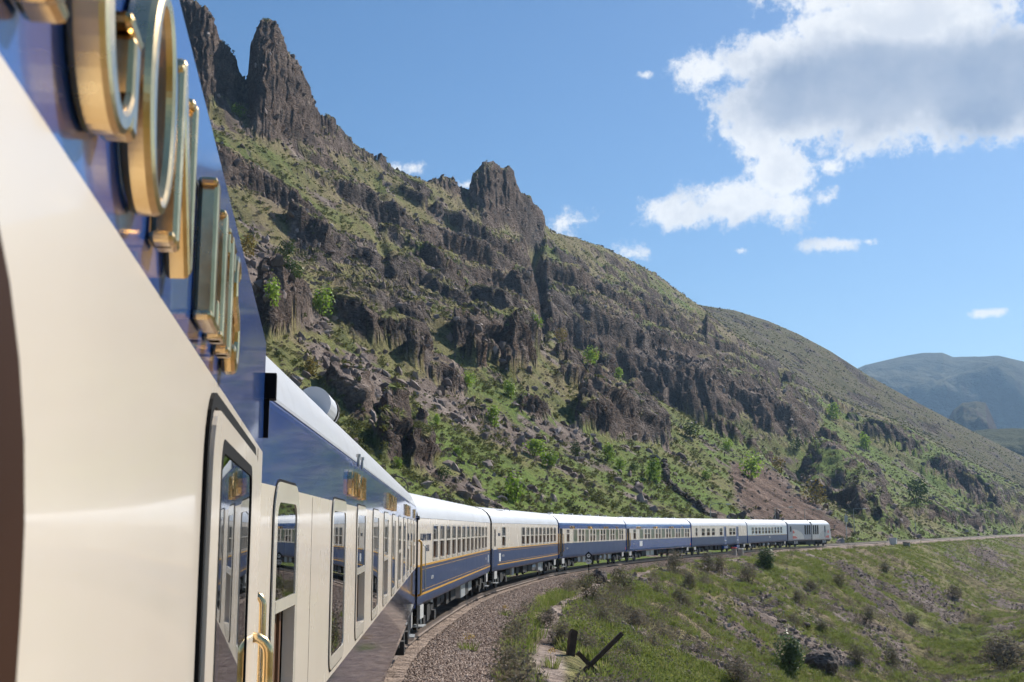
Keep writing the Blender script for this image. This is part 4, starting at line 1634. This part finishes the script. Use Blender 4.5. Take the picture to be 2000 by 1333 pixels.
M['leaf'] = leaf_mat('fresh_green_leaves', [(.14, .23, .03), (.22, .33, .045), (.28, .40, .06), (.18, .28, .035)], .5, .55)
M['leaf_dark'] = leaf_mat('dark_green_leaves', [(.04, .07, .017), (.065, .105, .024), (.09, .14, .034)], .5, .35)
M['leaf_glossy'] = leaf_mat('silvery_green_leaves', [(.09, .14, .045), (.15, .21, .08), (.36, .42, .28)], .35, .35)
M['leaf_yellow'] = leaf_mat('yellowing_leaves', [(.2, .15, .03), (.28, .21, .05), (.15, .14, .03)], .7, .35)
M['tuft_green'] = leaf_mat('green_tufts', [(.075, .095, .025), (.12, .135, .035), (.17, .17, .06), (.055, .07, .02)], .8, .35)
M['tuft_dry'] = leaf_mat('dry_grey_brown_tufts', [(.17, .145, .105), (.24, .205, .15), (.13, .11, .085), (.18, .18, .10)], .85, .3)
M['grass'] = leaf_mat('grass_blades', [(.13, .19, .035), (.19, .24, .05), (.30, .29, .13), (.15, .21, .04)], .7, .45)
M['bank_green'] = leaf_mat('fresh_bank_weeds', [(.11, .15, .03), (.18, .22, .045), (.24, .26, .07), (.09, .13, .03)], .75, .45)
M['stem'] = plain('bark', (.07, .05, .035), .9, 0, .3, 5)
M['flower'] = plain('yellow_petals', (.65, .42, .02), .6)


def stone_mat(name, cols):
    m = NT(name)
    oi = m.n.new('ShaderNodeObjectInfo')
    st = [(i / (len(cols) - 1), c) for i, c in enumerate(cols)]
    m.set(Base_Color=m.ramp(oi.outputs['Random'], st), Roughness=.9, Specular_IOR_Level=.2)
    return m.mat


M['ballast'] = stone_mat('ballast_stone', [(.17, .12, .09), (.38, .285, .225), (.28, .205, .16), (.56, .45, .37), (.22, .16, .125), (.45, .345, .28)])
M['scree_stone'] = stone_mat('scree_stone', [(.13, .10, .085), (.25, .195, .17), (.18, .14, .125), (.38, .32, .29)])


def clump(n, r, rz, leaf, seed, up=.3, base=0.0, blade=False, shell_=.55):
    """leaf clump: n small leaf quads in a dome of radius r and height rz"""
    rnd = random.Random(seed)
    vv, ff = [], []
    lumps = [(rnd.uniform(-.5, .5) * r, rnd.uniform(-.5, .5) * r, rnd.uniform(.25, .75) * rz, rnd.uniform(.4, .62)) for _ in range(7)]
    for k in range(n):
        if blade:
            a, q = rnd.uniform(0, 6.283), r * math.sqrt(rnd.random())
            p = Vector((q * math.cos(a), q * math.sin(a), 0))
            lean = Vector((math.cos(a) * rnd.uniform(.1, .8), math.sin(a) * rnd.uniform(.1, .8), 1)).normalized()
            h = rz * rnd.uniform(.5, 1.0)
            side = Vector((-math.sin(a + rnd.uniform(-1, 1)), math.cos(a), 0)).normalized() * leaf
            t = p + lean * h
            mid = p + lean * h * .55 + Vector((0, 0, h * .08))
            i = len(vv)
            vv += [tuple(p - side), tuple(p + side), tuple(mid + side * .7), tuple(mid - side * .7), tuple(t)]
            ff += [(i, i + 1, i + 2, i + 3), (i + 3, i + 2, i + 4)]
            continue
        cx, cy, cz, cr = rnd.choice(lumps)
        d = Vector((rnd.gauss(0, 1), rnd.gauss(0, 1), rnd.gauss(0, 1) + up)).normalized()
        q = (shell_ + (1 - shell_) * rnd.random()) * cr
        p = Vector((cx + d.x * q * r, cy + d.y * q * r, cz + d.z * q * rz))
        if p.z < .02:
            p.z = rnd.uniform(.02, .2) * rz
        nrm = (d + Vector((rnd.uniform(-.8, .8), rnd.uniform(-.8, .8), rnd.uniform(-.4, .8)))).normalized()
        a = nrm.orthogonal().normalized()
        b = nrm.cross(a)
        ang = rnd.uniform(0, 6.28)
        u = (a * math.cos(ang) + b * math.sin(ang)) * leaf * rnd.uniform(.7, 1.3)
        w = (b * math.cos(ang) - a * math.sin(ang)) * leaf * rnd.uniform(.45, .8)
        i = len(vv)
        vv += [tuple(p - u), tuple(p + w), tuple(p + u), tuple(p - w)]
        ff += [(i, i + 1, i + 2, i + 3)]
    return vv, ff


_r = np.random.default_rng(3)


def sample_ground(n, weight):
    """random points on cells of the ground, with a weight per cell"""
    w = weight[:-1, :-1].ravel()
    cs = np.cumsum(w)
    k = np.searchsorted(cs, _r.uniform(0, cs[-1], n))
    i, j = np.divmod(k, weight.shape[1] - 1)
    a, b = _r.random(n), _r.random(n)
    th = T['th'][j] * (1 - b) + T['th'][j + 1] * b
    r = T['r'][i] * (1 - a) + T['r'][i + 1] * a
    z = T['z']
    zz = (z[i, j] * (1 - a) + z[i + 1, j] * a) * (1 - b) + (z[i, j + 1] * (1 - a) + z[i + 1, j + 1] * a) * b
    out = np.stack([r * np.sin(th), r * np.cos(th), zz], 1)
    keep_ = np.ones(n, bool)
    for c, rad in CLEAR:
        keep_ &= np.hypot(out[:, 0] - c.x, out[:, 1] - c.y) > rad
    return out[keep_], i[keep_], j[keep_]


CLEAR = [(ground_at(1114, 1280), 1.2), (ground_at(1140, 1312), 1.5), (ground_at(1118, 1300), 1.5), (ground_at(1150, 1131), 1.6), (ground_at(1125, 1330), 1.6), (ground_at(1170, 1325), 1.6)]


RRg = T['r'][:, None] * np.ones_like(T['z'])
INF = (T['px'] > 250) & (T['px'] < 2080) & (T['py'] < 1420) & (T['py'] > -40)
patch = fbm(T['X'] / 11, T['Y'] / 11, 3, 301)
patch2 = fbm(T['X'] / 5, T['Y'] / 5, 3, 311)
veg = (1 - T['rock']).clip(0, 1) * (1 - .8 * T['scree']) * (1 - np.clip(T['path'] * 1.4, 0, 1)) * (1 - .95 * T['slip'])


def rots(n, tilt=.15):
    return np.stack([_r.uniform(-tilt, tilt, n), _r.uniform(-tilt, tilt, n), _r.uniform(0, 6.283, n)], 1)


def scl(n, lo, hi, squash=.25):
    s = lo * (hi / lo) ** _r.random(n)
    return np.stack([s, s, s * _r.uniform(1 - squash, 1 + squash, n)], 1)


left = (T['W'] > 7.5) & INF & (RRg < T['r1'][None, :] * 1.6) & (RRg < 1000)
# low shrubs and tussocks over the hillside (two kinds), and on the embankment
hill_w = left * RRg ** .9 * (np.clip(veg, .02, 1)) * sstep(patch + .35 * patch2, -.25, .35)
P, i, j = sample_ground(26000, hill_w)
v, f = clump(46, .5, .5, .11, 1)
scatter('hillside_scrub', v, f, P, rots(len(P)), scl(len(P), .45, 1.5), M['tuft_green'], 'low green scrub scattered over the hillside above the train', 'scrub')
P, i, j = sample_ground(11000, left * RRg ** .9 * np.clip(veg + .15, .05, 1) * sstep(-patch, -.2, .4))
v, f = clump(40, .5, .42, .11, 2)
scatter('dry_hillside_scrub', v, f, P, rots(len(P)), scl(len(P), .4, 1.3), M['tuft_dry'], 'dry brown scrub scattered over the hillside above the train', 'scrub')
bank = (T['W'] < -3.55) & INF & (RRg > 22) & (RRg < 420)
P, i, j = sample_ground(22000, bank * RRg ** .4 * np.clip(veg, .0, 1) * sstep(patch2 + .3 * patch, -.25, .3))
v, f = clump(34, .3, .34, .016, 3, blade=True)
scatter('bank_grass', v, f, P, rots(len(P)), scl(len(P), .5, 1.35), M['grass'], 'short green grass on the bank below the ballast', 'grass')
P, i, j = sample_ground(7600, bank * RRg ** .7 * np.clip(veg, 0, 1) * sstep(patch, -.1, .4))
v, f = clump(70, .42, .5, .05, 4)
scatter('bank_scrub', v, f, P, rots(len(P)), scl(len(P), .4, 1.1), M['bank_green'], 'low green weeds scattered over the bank below the track', 'scrub')
P, i, j = sample_ground(4200, bank * RRg ** .7 * np.clip(veg + .1, 0, 1) * (T['path'] < .2) * sstep(-patch, -.15, .4))
v, f = clump(80, .42, .5, .035, 5)
scatter('dry_bank_scrub', v, f, P, rots(len(P)), scl(len(P), .4, 1.7), M['tuft_dry'], 'dry grey weeds scattered over the bank below the track', 'scrub')


def stone(seed, n=1):
    bm = bmesh.new()
    bmesh.ops.create_icosphere(bm, subdivisions=n, radius=1)
    rnd = random.Random(seed)
    for q in bm.verts:
        q.co *= rnd.uniform(.72, 1.2)
        q.co.z *= .75
    v = [tuple(q.co) for q in bm.verts]
    f = [tuple(x.index for x in p.verts) for p in bm.faces]
    bm.free()
    return v, f


# ballast stones, nearest part of the line
nb = 52000
s = 20 + 150 * _r.random(nb) ** 1.7
wv = -(_r.uniform(1.25, 3.55, nb))
k = np.clip((s / 2).astype(int) + 46, 0, len(TRK) - 2)
fr_ = (s / 2) % 1
p = TRK[k] * (1 - fr_)[:, None] + TRK[k + 1] * fr_[:, None] + TRK_N[k] * wv[:, None]
z = rise(p[:, 1]) + np.interp(-wv, [0, 2.0, 3.3, 3.6], [-.22, -.24, -.45, -.46])
keep = p[:, 1] > 20
p, z, s = p[keep], z[keep], s[keep]
v, f = stone(7)
sz = _r.uniform(.026, .058, len(p)) * (1 + .25 * sstep(p[:, 1], 40, 120))
scatter('ballast', v, f, np.column_stack([p, z + .005]), rots(len(p), 3), np.stack([sz * _r.uniform(.7, 1.4, len(p)), sz, sz], 1), M['ballast'],
        'brown crushed stone ballast along the track', 'ballast')
P, i, j = sample_ground(9000, bank * RRg ** .9 * T['scree'])
v, f = stone(9)
sz = .05 * (5.0 ** _r.random(len(P)))
scatter('bank_stones', v, f, P, rots(len(P), 3), np.stack([sz * 1.2, sz, sz * .8], 1), M['scree_stone'], 'loose brown stones on the bare patches of the bank', 'stones')
P, i, j = sample_ground(14000, left * RRg ** 1.0 * (T['scree'] + .3 * T['rock'] + .12) * (1 - .9 * T['slip']))
sz = .14 * (9.0 ** _r.random(len(P)) ** 1.8)
scatter('hillside_stones', v, f, P, rots(len(P), 3), np.stack([sz * 1.2, sz, sz * .8], 1), M['scree_stone'], 'loose brown stones on the screes of the hillside', 'stones')

# ------------------------------------------------------------------ bushes one can pick out
BM = {}


def bush_meshes(kind, mat, n, leaf, seeds):
    out = []
    for sd in seeds:
        v, f = clump(n, .5, 1.0, leaf, sd, .2)
        me = bpy.data.meshes.new('crown')
        me.from_pydata(v, [], f)
        me.materials.append(M[mat])
        out.append(me)
    BM[kind] = out


bush_meshes('green', 'leaf', 420, .062, (11, 12, 13, 14))
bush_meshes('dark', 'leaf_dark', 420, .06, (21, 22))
bush_meshes('yellow', 'leaf_yellow', 300, .055, (31, 32))
bush_meshes('bigdark', 'leaf_dark', 1500, .04, (41,))
bush_meshes('glossy', 'leaf_glossy', 1700, .038, (43,))
bush_meshes('dry', 'tuft_dry', 1500, .03, (51, 52, 53))
smb = MB()
for a in range(3):
    smb.tube([(0, 0, -.25), (.12 * math.cos(a * 2.1), .12 * math.sin(a * 2.1), .3), (.25 * math.cos(a * 2.1 + .3), .25 * math.sin(a * 2.1 + .3), .62)], [.02, .014, .006], 5)
STEM = smb.mesh('stem')
STEM.materials.append(M['stem'])
_br = random.Random(77)


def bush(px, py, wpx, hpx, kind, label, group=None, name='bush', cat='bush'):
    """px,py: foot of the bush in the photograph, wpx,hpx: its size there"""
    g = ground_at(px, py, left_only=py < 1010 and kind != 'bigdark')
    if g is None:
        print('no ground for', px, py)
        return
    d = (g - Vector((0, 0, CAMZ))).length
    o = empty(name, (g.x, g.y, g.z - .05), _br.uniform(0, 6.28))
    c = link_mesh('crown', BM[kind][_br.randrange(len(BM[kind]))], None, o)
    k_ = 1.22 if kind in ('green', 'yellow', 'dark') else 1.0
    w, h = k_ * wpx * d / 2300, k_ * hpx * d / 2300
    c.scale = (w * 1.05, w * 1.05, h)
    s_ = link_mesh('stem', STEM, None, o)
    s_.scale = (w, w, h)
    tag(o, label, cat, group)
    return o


GB = 'green bushes on the hillside'
for px, py, w, h, kind, lab in [
    (628, 618, 44, 44, 'green', 'rounded green bush on the scree left of the cliffs, above the second carriage'),
    (484, 503, 38, 34, 'yellow', 'yellow-olive bush beside the last brass letter on the upper scree'),
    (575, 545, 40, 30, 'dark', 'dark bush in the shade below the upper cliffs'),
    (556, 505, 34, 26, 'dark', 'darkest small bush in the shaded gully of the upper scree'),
    (535, 600, 34, 46, 'green', 'tall narrow bush on the rocks right of the brass letters'),
    (912, 757, 25, 25, 'green', 'small round bush at the right end of the long rock ledge'),
    (997, 778, 28, 27, 'green', 'round bush on the scree below the rock tower'),
    (967, 834, 34, 36, 'green', 'bright bush beside a small grey rock on the middle slope'),
    (850, 830, 18, 17, 'green', 'tiny bush on bare scree above the split rock'),
    (1005, 980, 44, 44, 'green', 'large round bush with a dark shadow just above the third carriage'),
    (1122, 895, 20, 24, 'dark', 'small dark bush below the broad rock outcrop'),
    (1185, 902, 26, 32, 'green', 'green bush below the middle of the broad rock outcrop'),
    (1213, 918, 20, 20, 'green', 'small bush right of the green bush under the broad outcrop'),
    (1283, 945, 36, 42, 'green', 'leafy tall bush above the junction of fifth and sixth carriages'),
    (1240, 924, 16, 16, 'dark', 'little dark bush left of the leafy tall bush'),
    (1350, 858, 30, 26, 'dark', 'dark round bush right of the broad rock outcrop'),
    (1632, 820, 28, 28, 'green', 'bush in the shaded hollow below the far cliffs'),
    (1467, 935, 40, 38, 'green', 'bright bush at the top edge of the bare landslip'),
    (1383, 938, 24, 16, 'green', 'low bush on the grass left of the bare landslip'),
    (1153, 712, 26, 28, 'green', 'bush on the skyline of the green spur'),
    (1092, 668, 28, 22, 'yellow', 'ochre bush on the upper end of the green spur'),
    (1046, 642, 24, 22, 'green', 'bush at the foot of the dark cleft in the cliffs'),
    (1165, 704, 18, 18, 'yellow', 'ochre bush just behind the bush on the spur skyline'),
    (1208, 738, 20, 18, 'green', 'pale bush lower down the spur skyline'),
    (1075, 915, 40, 26, 'green', 'spreading low thicket on the middle of the grassy slope'),
    (1040, 890, 50, 28, 'green', 'wide low thicket left of the other thicket on the grassy slope'),
    (868, 940, 24, 22, 'dark', 'dark olive bush above the roof of the third carriage'),
    (463, 228, 24, 20, 'green', 'small bush on the high green ledge below the tall spire'),
    (612, 735, 36, 30, 'yellow', 'yellow-green bush above the silver roof drum'),
    (776, 915, 20, 18, 'green', 'small bush below the split rock near the second carriage roof'),
    (896, 892, 22, 16, 'green', 'small bright bush on the grass right of the split rock'),
    (1592, 985, 38, 34, 'yellow', 'dry yellowish bush on the lower right edge of the landslip'),
    (1525, 925, 26, 26, 'yellow', 'dry bush above the landslip beside the dark cliff'),
    (1555, 880, 22, 20, 'dark', 'bush on the dark rocks above the landslip'),
    (1790, 985, 40, 36, 'dark', 'dark bush on the lit grassy slope right of the lamp posts'),
    (1694, 880, 26, 26, 'green', 'pale bush halfway along the lit slope beyond the landslip'),
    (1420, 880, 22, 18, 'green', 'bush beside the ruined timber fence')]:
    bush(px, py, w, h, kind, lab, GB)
bush(1497, 1112, 50, 38, 'bigdark', 'dense dark green bush on the edge of the bank beside the sixth and seventh carriages')
bush(1540, 1316, 74, 72, 'glossy', 'large silvery-leaved bush beside the dark boulder on the bank')
bush(1440, 1345, 80, 56, 'dry', 'broad brown bush at the bottom edge left of the silvery bush')
DG = 'grey-brown shrubs on the bank'
for px, py, w, h in [(1085, 1258, 60, 44), (1060, 1225, 50, 34), (1150, 1180, 66, 54), (1210, 1160, 60, 44), (1320, 1120, 46, 38), (1380, 1115, 40, 32), (1408, 1120, 36, 32),
                     (1230, 1300, 50, 44), (1280, 1275, 40, 36), (1320, 1185, 40, 36), (1340, 1195, 36, 36), (1350, 1150, 40, 34), (1465, 1140, 50, 34),
                     (1565, 1180, 30, 24), (1585, 1155, 26, 20), (1640, 1150, 32, 24), (1690, 1215, 34, 26), (1675, 1300, 44, 34), (1740, 1300, 40, 30), (1730, 1120, 26, 20),
                     (1870, 1170, 34, 26), (1935, 1285, 50, 36), (1960, 1310, 90, 60), (1555, 1225, 34, 24), (1240, 1225, 50, 36), (1610, 1235, 34, 22), (1780, 1220, 32, 22),
                     (1290, 1170, 34, 26), (1180, 1225, 44, 34)]:
    bush(px, py, w, h, 'dry', 'grey-brown dry shrub on the grassy bank to the right of the track', DG, 'dry_shrub', 'shrub')

# yellow flower heads by the ballast
for k, (px, py, lab) in enumerate([(915, 1275, 'yellow-flowered weed standing in the ballast'), (988, 1208, 'yellow-flowered weed on the edge of the ballast beside the path'),
                                   (1078, 1305, 'yellow-flowered weed among grass right of the path')]):
    g = ground_at(px, py)
    o = empty('flowering_weed', (g.x, g.y, g.z - .02), k)
    v, f = clump(60, .22, .45, .014, 60 + k, blade=True)
    me = bpy.data.meshes.new('leaves')
    me.from_pydata(v, [], f)
    link_mesh('leaves', me, M['grass'], o)
    v, f = clump(90, .2, .16, .018, 70 + k)
    me = bpy.data.meshes.new('flower_heads')
    me.from_pydata([(a, b, c + .38) for a, b, c in v], [], f)
    link_mesh('flower_heads', me, M['flower'], o)
    tag(o, lab, 'weed', 'yellow-flowered weeds')

# ------------------------------------------------------------------ boulders
def boulder(px, py, wpx, hpx, seed, label, dark=1.0):
    g = ground_at(px, py)
    d = (g - Vector((0, 0, CAMZ))).length
    w, h = wpx * d / 2300, hpx * d / 2300
    bm = bmesh.new()
    bmesh.ops.create_icosphere(bm, subdivisions=4, radius=.5)
    co = np.array([q.co for q in bm.verts])
    n = fbm(co[:, 0] * 2.2 + seed, co[:, 1] * 2.2 + co[:, 2] * 1.7, 5, seed, .55, True)
    fac = np.floor((fbm(co[:, 0] * 1.5 + co[:, 2], co[:, 1] * 1.5 - co[:, 2], 2, seed + 3)) * 5) / 5
    for q, a, b in zip(bm.verts, n, fac):
        q.co *= 1 + .16 * a + .22 * b
        q.co.x *= w
        q.co.y *= w
        q.co.z = q.co.z * h * 1.3
    me = bpy.data.meshes.new('boulder')
    bm.to_mesh(me)
    bm.free()
    o = link_mesh('boulder', me, M['boulder'])
    o.location = (g.x, g.y, g.z + h * .38)
    tag(o, label, 'boulder')


m = NT('boulder_rock')
n_ = m.noise(2.2, 7, .7, m.coord())
m.set(Base_Color=m.ramp(n_, [(.3, (.05, .036, .03)), (.5, (.11, .08, .066)), (.75, (.2, .155, .13))]), Roughness=.92)
m.bump(n_, 1.0, .18)
M['boulder'] = m.mat
boulder(1170, 1140, 34, 26, 3, 'brown boulder on the edge of the bank behind the round trackside sign')
boulder(1605, 1312, 64, 38, 5, 'large dark boulder at the foot of the silvery bush')
boulder(1575, 1225, 16, 9, 8, 'small pale rock on the middle of the bank')
boulder(1528, 1216, 16, 6, 12, 'flat pale slab above the large silvery bush')

# ------------------------------------------------------------------ trackside furniture
def base_on(px, py):
    return ground_at(px, py)


g = base_on(1150, 1131)
d = g.length
sign = empty('trackside_sign', g)
tag(sign, 'black post with a diamond plate above a round white number plate, before the fifth carriage', 'sign')
hp = 50 * d / 2300
mb = MB()
mb.tube([(0, 0, -.3), (0, 0, hp * .66)], .03, 8)
mb.build('post', M['black'], sign)
mb = MB()
rr = 6.0 * d / 2300
mb.prism([(rr * 1.15 * math.cos(R(a)), hp * .9 + rr * 1.25 * math.sin(R(a))) for a in (0, 90, 180, 270)], 'y', -.03, .0)
mb.build('diamond_plate', M['black'], sign)
mb = MB()
mb.prism([(rr * .58 * math.cos(R(a)), hp * .88 + rr * .58 * math.sin(R(a))) for a in range(0, 360, 20)], 'y', -.036, -.031)
dm = mb.build('disc', M['white'], sign)
mb = MB()
mb.box(-rr * .3, rr * .3, -.042, -.037, hp * .88 - rr * .08, hp * .88 + rr * .08)
mb.box(-rr * .08, rr * .3, -.043, -.0375, hp * .88 + rr * .08, hp * .88 + rr * .3)
mb.build('symbol', M['black'], dm)
mb = MB()
mb.prism([(rr * math.cos(R(a)), hp * .66 + rr * .8 * math.sin(R(a))) for a in range(0, 360, 20)], 'y', -.03, .0)
dm = mb.build('number_plate', M['white'], sign)
mb = MB()
for k, xx in enumerate((-.55, -.05, .42)):                       # the three characters of the plate
    mb.box(xx * rr - rr * .06, xx * rr + rr * .1, -.037, -.031, hp * .66 - rr * .3, hp * .66 + rr * .3)
    if k == 0:
        mb.box(xx * rr - rr * .06, xx * rr + rr * .38, -.038, -.032, hp * .66 + rr * .12, hp * .66 + rr * .3)
mb.build('numerals', M['black'], dm)

# weathered posts on the bank
g = base_on(1114, 1280)
o = empty('timber_post', g)
mb = MB()
h = 46 * g.length / 2300
mb.prism([(-.12, -.3), (.1, -.3), (.14, h), (-.02, h * 1.06), (-.08, h * .9)], 'y', -.1, .1)
p_ = mb.build('stump', M['oldwood'], o)
o.rotation_euler = (0, R(6), .3)
tag(o, 'short upright dark timber post on the bank beside the leaning beam', 'post')
g = base_on(1140, 1312)
L_ = 104 * g.length / 2300
o = empty('leaning_beam', g)
mb = MB()
mb.box(-.065, .065, -.06, .06, -.3, L_)
mb.build('beam', M['oldwood'], o, bevel=.015)
mb = MB()
mb.box(-.5, .5, -.05, .05, .18, .3)
mb.build('crosspiece', M['oldwood'], o)
o.rotation_euler = (0, R(47), .1)
tag(o, 'long dark timber beam leaning to the right on the grassy bank', 'beam')


def trackbox(px, py, wpx, hpx, name, label, cat, mat, capm=None):
    g = base_on(px, py)
    d = g.length
    w, h = wpx * d / 2300, hpx * d / 2300
    o = empty(name, g, R(-25))
    mb = MB()
    mb.box(-w / 2, w / 2, -w * .35, w * .35, -.3, h * .86)
    mb.build('housing', M[mat], o, bevel=.03)
    mb = MB()
    mb.box(-w * .54, w * .54, -w * .4, w * .4, h * .86, h)
    mb.build('cover', M[capm or mat], o, bevel=.03)
    tag(o, label, cat)


trackbox(1745, 1064, 12, 12, 'equipment_cabinet', 'pale cabinet beside the empty track right of the locomotive', 'cabinet', 'white', 'pale')
trackbox(1771, 1068, 12, 8, 'concrete_block', 'low brown block right of the pale cabinet', 'block', 'concrete', 'oldwood')
trackbox(1434, 1086, 9, 16, 'marker_post', 'stubby trackside marker with a red top, under the seventh carriage', 'marker', 'concrete', 'red')
trackbox(1447, 1087, 9, 15, 'marker_post', 'stubby grey trackside marker with a white top right of the red one', 'marker', 'concrete', 'white')


def lamp_post(px, py, top, arm, label, lamp=True, left=True):
    """foot pixel, pixel row of the top, length of the arm in pixels (sign gives its side)"""
    g = ground_at(px, py, left_only=left)
    d = math.hypot(g.x, g.y)
    h = CAMZ + d * (px_dir(px, top).z / math.hypot(px_dir(px, top).x, px_dir(px, top).y)) - g.z
    o = empty('lamp_post', g)
    mb = MB()
    mb.tube([(0, 0, -.4), (0, 0, h)], [.09, .05], 8)
    mb.build('pole', M['galv'], o)
    a = arm * d / 2300
    mb = MB()
    mb.tube([(0, 0, h - .1), (a * .3, 0, h + .05), (a, 0, h)], .035, 6)
    am = mb.build('arm', M['galv'], o)
    if lamp:
        mb = MB()
        s_ = 1 if a > 0 else -1
        mb.prism([(a, h - .07), (a + s_ * .3, h - .12), (a + s_ * .95, h - .06), (a + s_ * .9, h + .07), (a + s_ * .1, h + .1)], 'y', -.16, .16)
        mb.build('lamp_head', M['white'], am, bevel=.03)
    tag(o, label, 'lamp post', 'lamp posts at the foot of the hill')


lamp_post(1515, 1036, 991, 26, 'lamp post with a white head above the front of the eighth carriage')
lamp_post(1573, 1040, 995, 22, 'lamp post with a white head behind the locomotive')
lamp_post(1669, 1042, 994, 18, 'lamp post right of the tall signal mast')
lamp_post(1388, 1012, 985, 30, 'lamp post whose head hangs over the roof of the seventh carriage')
lamp_post(1789, 1046, 998, 0.1, 'bare thin pole before the dark bank at the right', False)
lamp_post(1956, 1046, 1013, -14, 'short pole at the right end of the dark bank', False)
g = ground_at(1654, 1056)
o = empty('signal_mast', g)
hh = 50 * g.length / 2300
mb = MB()
mb.tube([(0, 0, -.3), (0, 0, hh)], .08, 8)
mb.build('mast', M['white'], o)
mb = MB()
mb.prism(rrect(-.35, .35, hh * .68, hh * .92, .2, 5), 'y', -.2, -.1)
mb.build('signal_head', M['galv'], o)
tag(o, 'white signal mast beside the track just ahead of the locomotive', 'signal')

# dry-stone wall and ruined fence on the slope
wl = [ground_at(x, y, left_only=True) for x, y in ((1298, 905), (1302, 940), (1316, 958), (1340, 975), (1362, 990), (1378, 1006))]
wall = empty('stone_wall', wl[0])
tag(wall, 'dark dry-stone wall running down the grassy slope to the train', 'wall')
rnd = random.Random(4)
sm = []
for sd in range(4):
    v, f = stone(90 + sd)
    me = bpy.data.meshes.new('stone')
    me.from_pydata(v, [], f)
    me.materials.append(M['boulder'])
    sm.append(me)
cnt = 0
for a, b in zip(wl[:-1], wl[1:]):
    n = max(2, int((b - a).length / .75))
    for k in range(n):
        for lay in range(2):
            p = a.lerp(b, (k + rnd.random() * .6) / n)
            z = ground_z(p.x, p.y)
            st_ = link_mesh('stone', sm[rnd.randrange(4)], None, wall)
            s_ = rnd.uniform(.4, .72)
            st_.location = Vector((p.x + rnd.uniform(-.25, .25), p.y + rnd.uniform(-.25, .25), z + .25 + lay * .55)) - wall.location
            st_.scale = (s_ * 1.2, s_, s_ * .8)
            st_.rotation_euler = (rnd.random(), rnd.random(), rnd.random() * 6)
            cnt += 1
fl = [ground_at(x, y, left_only=True) for x, y in ((1415, 892), (1432, 895), (1450, 897), (1468, 900), (1485, 903))]
fence = empty('timber_fence', fl[0])
tag(fence, 'ruined dark timber fence on the slope above the landslip', 'fence')
for a in fl:
    mb = MB()
    l0 = a - fence.location
    mb.box(l0.x - .12, l0.x + .12, l0.y - .1, l0.y + .1, l0.z - .4, l0.z + rnd.uniform(.9, 1.6))
    mb.build('post', M['oldwood'], fence)
for a, b in zip(fl[:-1], fl[1:]):
    mb = MB()
    za = rnd.uniform(.4, 1.0)
    mb.tube([a - fence.location + Vector((0, -.12, za)), b - fence.location + Vector((0, -.12, za + rnd.uniform(-.3, .3)))], .09, 5)
    mb.build('rail', M['oldwood'], fence)

# ------------------------------------------------------------------ haze
hz = MB()
hz.box(-6000, 6000, -6000, 6000, -60, 640)
hme = hz.mesh('haze')
hm = bpy.data.materials.new('valley_haze')
hm.use_nodes = True
hn = hm.node_tree.nodes
hn.clear()
ho = hn.new('ShaderNodeOutputMaterial')
pv = hn.new('ShaderNodeVolumePrincipled')
pv.inputs['Color'].default_value = (.42, .68, 1.0, 1)
pv.inputs['Density'].default_value = .00011
pv.inputs['Anisotropy'].default_value = .25
hm.node_tree.links.new(pv.outputs[0], ho.inputs['Volume'])
hz_o = link_mesh('haze', hme, hm)
tag(hz_o, 'thin blue haze filling the valley air', 'haze', kind='stuff')
